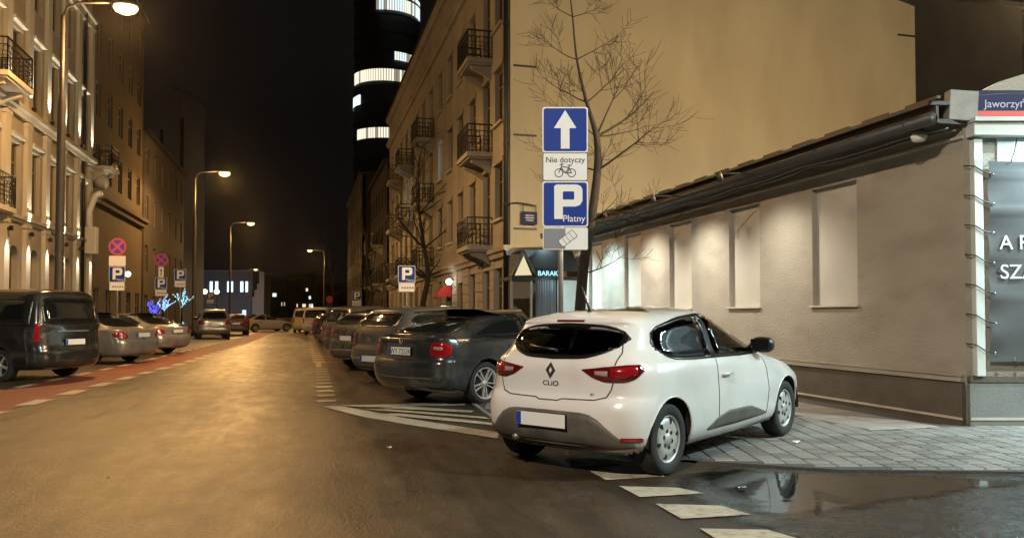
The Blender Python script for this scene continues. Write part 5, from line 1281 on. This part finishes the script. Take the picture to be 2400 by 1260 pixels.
def parking_sign(label, px, py_bottom, Z, rnd=False, plate2=None, w=.6, base=0.0, payr=True):
    q = at(px, py_bottom, Z); t = thing('parking_sign', label, 'sign', (q.x, q.y, base), -TH * .8, 'parking signs on posts'); b = q.z - base
    p = plate_at(t, -w * .46, b, w * .46, b + .30, M_['signw'], .02); 
    mbx = [rrect(-w * .3 + k * .09, b + .10, -w * .3 + k * .09 + .06, b + .17, .008) for k in range(6)]
    child_shape(p, 'print_line', mbx, M_['signg'], -.0075, .001)
    zc = b + .31 + w / 2; p = blue_panel(t, zc, w); child_shape(p, 'parking_letter', P_letter(-.03, zc - .20 * w / .6, .44 * w / .6), M_['signw'])
    top = zc + w / 2
    if payr: child_text(p, 'Płatny', .12, zc - .24 * w / .6, .11 * w / .6, M_['signw'])
    if rnd:
        h2 = .38 if plate2 != 'narrow' else .52; w2 = .31 if plate2 != 'narrow' else .13
        p = plate_at(t, -w2, top + .02, w2, top + .02 + h2, M_['signw'], .02); top += h2 + .04
        if plate2 == 'narrow':
            child_shape(p, 'arrow_symbol', [[(-.02, top - .46), (.02, top - .46), (.02, top - .22), (.06, top - .22), (0, top - .10), (-.06, top - .22), (-.02, top - .22)]], M_['black'], -.008, .001)
        r = .33; cz = top + r
        p = shape2d('round_plate', [circ(0, cz, r, 36)], .006, SGR2, t, XZ(0))
        child_shape(p, 'blue_field', [circ(0, cz, r * .80, 36)], PURP, -.0075, .002)
        child_shape(p, 'red_cross', [stroke((-.20, cz - .20), (.20, cz + .20), .085)], SGR2, -.0105, .0015); child_shape(p, 'red_cross', [stroke((-.20, cz + .20), (.20, cz - .20), .085)], SGR2, -.0115, .0015)
        top = cz + r
    post(t, top - .05); return t
parking_sign('no stopping disc over a parking sign beside the grey sedan on the left', 274, 680, 30, True)
parking_sign('smaller no stopping disc with arrow plate over a parking sign near blue fairy lights', 377, 693, 39.6, True, 'narrow')
parking_sign('lone parking sign right of the two no stopping discs', 422, 672, 41)
parking_sign('tiny parking sign in front of the blue lit building', 493, 710, 69)
parking_sign('parking sign in front of the thin bare tree on the right', 953, 683, 27.7, base=0.0)
parking_sign('small distant parking sign right of the roadway', 836, 716, 50)
q = at(772, 716, 78); t = thing('no_entry_sign', 'small distant red disc sign above blue plate at the street end', 'sign', (q.x, q.y, 0), -TH)
shape2d('round_plate', [circ(0, q.z + .62, .34, 30)], .006, M_['signr'], t, XZ(0)); plate_at(t, -.3, q.z - .35, .3, q.z + .25, M_['signb']); post(t, q.z + .9)
# ---------------------------------------------------------------- bare trees
def limb(mb, p, d, L, r, depth, rng, spread=.7, up=.12, kids=(3, 5), minr=.004):
    P = [p.copy()]; rr = [r]; n = 5; cur = p.copy(); dd = d.normalized()
    for i in range(n):
        dd = (dd + Vector((rng.uniform(-.22, .22), rng.uniform(-.22, .22), rng.uniform(-.12, .12) + up)) * .8).normalized()
        cur = cur + dd * (L / n); P.append(cur.copy()); rr.append(max(minr, r * (1 - .75 * (i + 1) / n)))
    mb.tube(P, rr, 5 if r < .03 else 7, cap=False)
    if depth > 0:
        for k in range(rng.randint(*kids)):
            t = rng.uniform(.3, .98); i = min(n - 1, int(t * n)); q = P[i].lerp(P[i + 1], t * n - i)
            b = (P[i + 1] - P[i]).normalized(); a = rng.uniform(0, 6.28); o = b.orthogonal().normalized(); o = (o * math.cos(a) + b.cross(o) * math.sin(a))
            limb(mb, q, b * (1 - spread * .6) + o * spread, L * rng.uniform(.42, .68), rr[i] * .58, depth - 1, rng, spread, up, kids, minr)
def bare_tree(label, base, trunk, radii, limbs, seed, depth=2, kids=(3, 5), thin=(1, 1)):
    t = thing('bare_tree', label, 'tree', base); rng = random.Random(seed)
    mb = MB(); T_ = [Vector(p) for p in trunk]; mb.tube(catmull([tuple(p) for p in T_], 4), [lerp(radii[int(i // 4)], radii[min(len(radii) - 1, int(i // 4) + 1)], (i % 4) / 4) for i in range(4 * (len(T_) - 1) + 1)], 10); obj('trunk', mb, M_['bark'], t)
    cr = MB()
    for i, d, L, r in limbs: limb(cr, T_[i], Vector(d), L * thin[0], r * thin[1], depth, rng, kids=kids)
    obj('crown', cr, M_['bark'], t); return t
Zt = 17.2
tb = at(1350, 745, Zt); tb.z = .1
def tl(px, py, dz=0): return at(px, py, Zt + dz) - tb
trunk = [(0, 0, 0), tl(1366, 640), tl(1385, 520), tl(1400, 400), tl(1398, 320), tl(1375, 240), tl(1352, 140), tl(1342, 40), tl(1330, -60)]
rgt, lft, fw = RT, -RT, FW; up = Vector((0, 0, 1))
limbs = [(1, rgt * .9 + up * .1 - fw * .3, 1.5, .03), (2, rgt * 1.0 - up * .05, 1.9, .05), (2, lft + up * .4, 1.6, .03), (3, rgt * .8 + up * .5 - fw * .5, 2.2, .05), (3, lft * 1.0 + up * .2 + fw * .2, 1.8, .035), (4, rgt * 1.0 + up * .45, 2.3, .055), (4, rgt * .6 + up * .9 - fw * .2, 2.0, .045), (4, rgt * .9 + up * .15 + fw * .5, 2.0, .035),
         (4, lft * .9 + up * .5, 1.7, .03), (5, lft * .9 + up * .3, 1.5, .03), (5, rgt * .9 + up * .5, 1.7, .03), (6, lft * .8 + up * .3, 1.4, .025), (6, rgt * .9 + up * .3, 1.3, .025), (7, lft + up * .3, 1.2, .02), (7, rgt + up * .2, 1.1, .02), (8, up + rgt * .3, 1.2, .02), (3, fw + rgt * .4 + up * .2, 1.8, .035), (5, fw * .8 + up * .5, 1.5, .03), (2, -fw + rgt * .5 + up * .3, 1.5, .03)]
bare_tree('leaning bare tree behind the blue signpost, spread against the ochre gable', tb, trunk, [.135, .12, .105, .09, .07, .04, .026, .018, .008], limbs, 4, 2, (5, 7), (.72, .58))
# pruned loop branch
for k, (px, py, Z, sc, lab, sd) in enumerate(((997, 730, 38, 1.0, 'thin bare tree before the beige tenement facade with curved twigs', 8), (868, 735, 58, .9, 'dark bare tree far along the right pavement before the unlit houses', 21), (778, 735, 100, 1.2, 'small distant bare tree lit yellow at the street end', 33))):
    b = at(px, py, Z); b.z = 0
    tr = [(0, 0, 0), (-.15 * sc, 0, 1.6), (.12, 0, 3.2 * sc), (-.05, .1, 4.6 * sc), (-.3, 0, 6.2 * sc), (-.35, .1, 8.0 * sc)]
    lm = [(2, (rng.uniform(-1, 1), rng.uniform(-1, 1), .35), 2.0 * sc, .05) for _ in range(4)] + [(3, (rng.uniform(-1, 1), rng.uniform(-1, 1), .4), 2.4 * sc, .05) for _ in range(5)] + [(4, (rng.uniform(-1, 1), rng.uniform(-1, 1), .5), 2.2 * sc, .04) for _ in range(5)] + [(5, (rng.uniform(-1, 1), rng.uniform(-1, 1), 1), 1.8 * sc, .03) for _ in range(4)]
    bare_tree(lab, b, tr, [.16, .14, .12, .09, .06, .03], lm, sd, 2, (3, 4))
# fairy-light trees and blue neon
def light_tree(label, px, py0, py1, Z, m, seed, n=70):
    b = at(px, 735, Z); b.z = .1; z0, z1 = at(px, py0, Z).z - .1, at(px, py1, Z).z - .1
    t = thing('fairy_light_tree', label, 'light tree', b); rng = random.Random(seed)
    br = MB(); pts = []
    br.tube([(0, 0, 0), (0, 0, z0 + (z1 - z0) * .3)], .07, 8)
    for _ in range(13):
        d = Vector((rng.uniform(-1, 1), rng.uniform(-1, 1), rng.uniform(.5, 1.5))).normalized(); L = (z1 - z0) * rng.uniform(.4, .75); p = Vector((0, 0, z0 + (z1 - z0) * rng.uniform(.1, .35)))
        br.tube([p, p + d * L * .5 + Vector((0, 0, .05)), p + d * L], [.03, .02, .01], 5); pts += [p + d * L * k / 7 for k in range(8)]
    pts += [Vector((.08 * math.cos(k), .08 * math.sin(k), z0 * .2 + k * (z1 - z0) * .05)) for k in range(8)]
    obj('branches', br, M_['bark'], t)
    bl_ = MB()
    for p in pts: bl_.lathe([(.001, .045), (.04, 0), (.001, -.045)], 5, Matrix.Translation(p + Vector((rng.uniform(-.05, .05), rng.uniform(-.05, .05), 0))))
    stuff(obj('fairy_lights', bl_, m, t)); return t
light_tree('low bush wound with deep blue fairy lights behind the silver sedan', 362, 745, 700, 47, emis('fairy_blue', (.10, .12, 1.0), 1.1), 3)
light_tree('small tree wound with pale blue fairy lights under the parking sign', 382, 735, 688, 46, emis('fairy_pale', (.35, .60, 1.0), .9), 5)
light_tree('upright tree wound with icy fairy lights below the lone parking sign', 425, 725, 672, 49, emis('fairy_ice', (.40, .85, 1.0), .8), 6)
q = at(341, 610, 56); o = thing('neon_disc', 'round deep blue neon sign on the dark left facade', 'sign', q, -TH)
shape2d('backing', [circ(0, 0, .42, 28)], .03, M_['black'], o, XZ(0)); shape2d('neon_tube', [circ(0, 0, .40, 28), circ(0, 0, .30, 28)[::-1], circ(0, 0, .2, 20), circ(0, 0, .08, 20)[::-1]], .01, emis('neon_blue', (.03, .04, 1.0), .9), o, XZ(-.05))
mb = MB(); mb.tube([(-.6, .1, 0), (0, .05, 0)], .03, 6); obj('bracket', mb, M_['iron'], o)
q = at(300, 642, 44); o = thing('wall_lamp', 'bright white round lamp just right of the nearest left parking sign', 'lamp', q)
mb = MB(); mb.lathe([(.001, .17), (.11, .13), (.17, 0), (.11, -.13), (.001, -.17)], 16); obj('globe', mb, emis('white_globe', (1, .97, .9), 1.2), o); mb = MB(); mb.tube([(-.6, 0, .1), (0, 0, .25), (0, 0, .2)], .025, 6); obj('arm', mb, M_['iron'], o)
# double globe lamps before the blue building
for k, px in enumerate((480, 508)):
    q = at(px, 683, 110); o = thing('globe_lamp', ('left' if k == 0 else 'right') + ' one of two glowing globe lamps before the blue building', 'lamp', (q.x, q.y, 0)); mb = MB(); mb.lathe([(.001, .38), (.27, .27), (.38, 0), (.27, -.27), (.001, -.38)], 14, Matrix.Translation((0, 0, q.z))); obj('globe', mb, emis('globe_warm', (1, .85, .55), 1.6), o); mb = MB(); mb.tube([(0, 0, 0), (0, 0, q.z - .3)], .06, 8); obj('pole', mb, M_['iron'], o)
# railing at the end of the street
for k in range(5):
    q = at(612 + k * 24, 770, 76); q.z = 0; o = thing('street_railing', ['leftmost', 'second', 'third', 'fourth', 'fifth'][k] + ' panel from the left of the steel railing closing the street', 'railing', q, -TH, 'railing panels closing the street')
    mb = MB(); [mb.bar((0, 0, z), (.95, 0, z), .05) for z in (.35, 1.05)]; obj('rail', mb, M_['steel'], o)
    mb = MB(); [mb.bar((x, 0, 0), (x, 0, 1.1), .06) for x in (0, .92)]; obj('upright', mb, M_['steel'], o); mb = MB(); [mb.bar((x, 0, .36), (x, 0, 1.04), .02) for x in (.15, .3, .46, .62, .78)]; obj('baluster', mb, M_['steel'], o)
# ---------------------------------------------------------------- parked cars
white = paint('white_car_paint', (.72, .71, .69), .20, dirt=(.56, .52, .46), dlo=.5, dhi=.9, dscale=1.3)
sp = spec_hatch(white)
hb = Car('hatchback', 'white hatchback with grey bumper parked half on the corner pavement', sp, (2.55, 6.86, 0), 55)
hb.root.rotation_euler[1] = R(-.75)
di = [(0, .066), (.05, 0), (0, -.066), (-.05, 0)]; di2 = [(0, .036), (.022, 0), (0, -.036), (-.022, 0)]
hb.emblem([di, di2[::-1]], .0, .895, M_['darksteel']); hb.text('CLIO', .0, .765, .058, M_['darksteel'], kx=1.35)
hb.text('dCi', -.42, .70, .028, M_['steel'])
p, n = hb.pt('top', .02, .0); mb = MB(); mb.tube([p, p + Vector((0, 0, .03)), p + Vector((-.12, .0, .24))], [.022, .014, .003], 6); obj('aerial', mb, M_['blackplastic'], hb.root)
mb = MB(); mb.tube([(-.62, .38, .29), (-.30, .40, .30)], .028, 10); obj('exhaust_pipe', mb, M_['steel'], hb.root)
p, n = hb.pt('rear', 0, 1.05); mb = MB(); mb.tube([p, p + n * .03, p + n * .03 + Vector((.0, .28, .03))], [.02, .014, .008], 6); obj('rear_wiper', mb, M_['blackplastic'], hb.root)
gl = paint('graphite_car_paint', (.032, .036, .040), .22, .35, dirt=(.11, .105, .098), dlo=.45, dhi=.85)
c = Car('liftback', 'dark grey liftback with silver alloy wheels behind the white hatchback', spec_liftback(gl, plate_text='WY 7252K'), (2.27, 12.5, 0), 60)
c.emblem([circ(0, 0, .05), circ(0, 0, .035)[::-1], [(0, .03), (.012, -.02), (-.012, -.02)]], 0, .975, M_['chrome'])
BR = paint('bronze_car_paint', (.09, .085, .08), .3, .3); DK = paint('black_car_paint', (.018, .018, .018), .22, .1, dirt=(.10, .09, .08), dlo=.5, dhi=.95); DG = paint('slate_car_paint', (.035, .040, .046), .25, .3, dirt=(.12, .115, .105), dlo=.45, dhi=.85)
SV = paint('silver_car_paint', (.34, .33, .31), .3, .5); LG = paint('light_grey_car_paint', (.24, .23, .21), .3, .4); BG = paint('beige_car_paint', (.10, .10, .10), .3, .4); RD = paint('maroon_car_paint', (.06, .012, .012), .28); WV = paint('white_van_paint', (.40, .39, .36), .35); YL = paint('yellow_van_paint', (.30, .26, .17), .35)
gR = 'cars angle parked along the right side'; gL = 'cars parked along the left side'
rr_suv = lambda p, **k: spec_suv(p, strips=[('roof_rail', 'left', [(-.3, 1.56), (.6, 1.60), (1.2, 1.58)], .04, 'chrome'), ('roof_rail', 'right', [(-.3, 1.56), (.6, 1.60), (1.2, 1.58)], .04, 'chrome')], **k)
Car('estate_car', 'grey estate car with roof rails next beyond the dark grey liftback', rr_suv(BG, H=1.56, plate=(.50, .0), taillights=[([(-.08, .74), (.10, .72), (.24, .76)], [(-.08, 1.0), (.10, 1.03), (.24, .98)])], lens=M_['darkred']), (2.0, 16.3, 0), 58, gR)
Car('hatchback', 'slate grey hatchback with a dirty bumper, third beyond the white hatchback', spec_suv(DG, H=1.50), (1.7, 20.4, 0), 58, gR)
Car('dark_sedan', 'black saloon half hidden between the slate hatchback and the upright off-roader', spec_sedan(DK), (1.85, 24.6, 0), 56, gR, 0)
Car('off_roader', 'grey brown off-roader with upright tail further down the right row', spec_suv(BR, H=1.72), (1.65, 29.4, 0), 56, gR, 0)
Car('hatchback', 'black hatchback with a bright number plate far down the right row', spec_suv(DK, H=1.48), (1.5, 36.5, 0), 44, gR, 0)
Car('hatchback', 'dark grey hatchback last of the angled right row', spec_suv(DG, H=1.50), (1.5, 42.5, 0), 44, gR, 0)
Car('van', 'white van standing at the far end of the right row', spec_van(WV), (1.0, 56, 0), 12, gR, 0)
Car('van', 'yellow van beside the white van at the far end', spec_van(YL), (.2, 63, 0), 6, gR, 0)
Car('van', 'black people carrier van angle parked nearest on the left', spec_van(DK), (-5.55, 19.0, 0), -62, gL)
Car('dark_sedan', 'grey saloon with red lamps between the black van and the silver saloon', spec_sedan(LG), (-5.35, 25.0, 0), -62, gL)
Car('silver_sedan', 'silver saloon with a boot lid plate beyond the grey saloon', spec_sedan(SV), (-5.2, 30.6, 0), -58, gL)
Car('off_roader', 'black off-roader with roof rails behind the grey saloon', rr_suv(DK, H=1.72), (-8.6, 34.0, 0), -60, gL, 0)
Car('dark_sedan', 'dark saloon beyond the silver saloon under the fairy lights', spec_sedan(DK), (-6.2, 37.5, 0), -58, gL, 0)
Car('people_carrier', 'silver people carrier seen from behind on the left', spec_suv(SV, H=1.74), (-5.0, 48.5, 0), -10, gL, 0)
Car('hatchback', 'maroon hatchback in front of the silver people carrier', spec_suv(RD, H=1.46), (-4.5, 57, 0), -8, gL, 0)
Car('silver_sedan', 'pale saloon parked across the street end', spec_sedan(WV), (-4.2, 68, 0), 60, gL, 0)
# ---------------------------------------------------------------- thin volume added to put halos round the lamps
mb = MB(); mb.box((0, 150, 55), (620, 640, 112)); hz = stuff(obj('halo_volume', mb, None)); hz.data.materials.clear()
hm = bpy.data.materials.new('lamp_halo_medium'); hm.use_nodes = True; hn = hm.node_tree.nodes; hn.remove(hn['Principled BSDF'])
pv = hn.new('ShaderNodeVolumePrincipled'); pv.inputs['Color'].default_value = (.9, .9, .9, 1); pv.inputs['Density'].default_value = .00009; pv.inputs['Anisotropy'].default_value = .9
hm.node_tree.links.new(pv.outputs[0], hn['Material Output'].inputs['Volume']); hz.data.materials.append(hm)
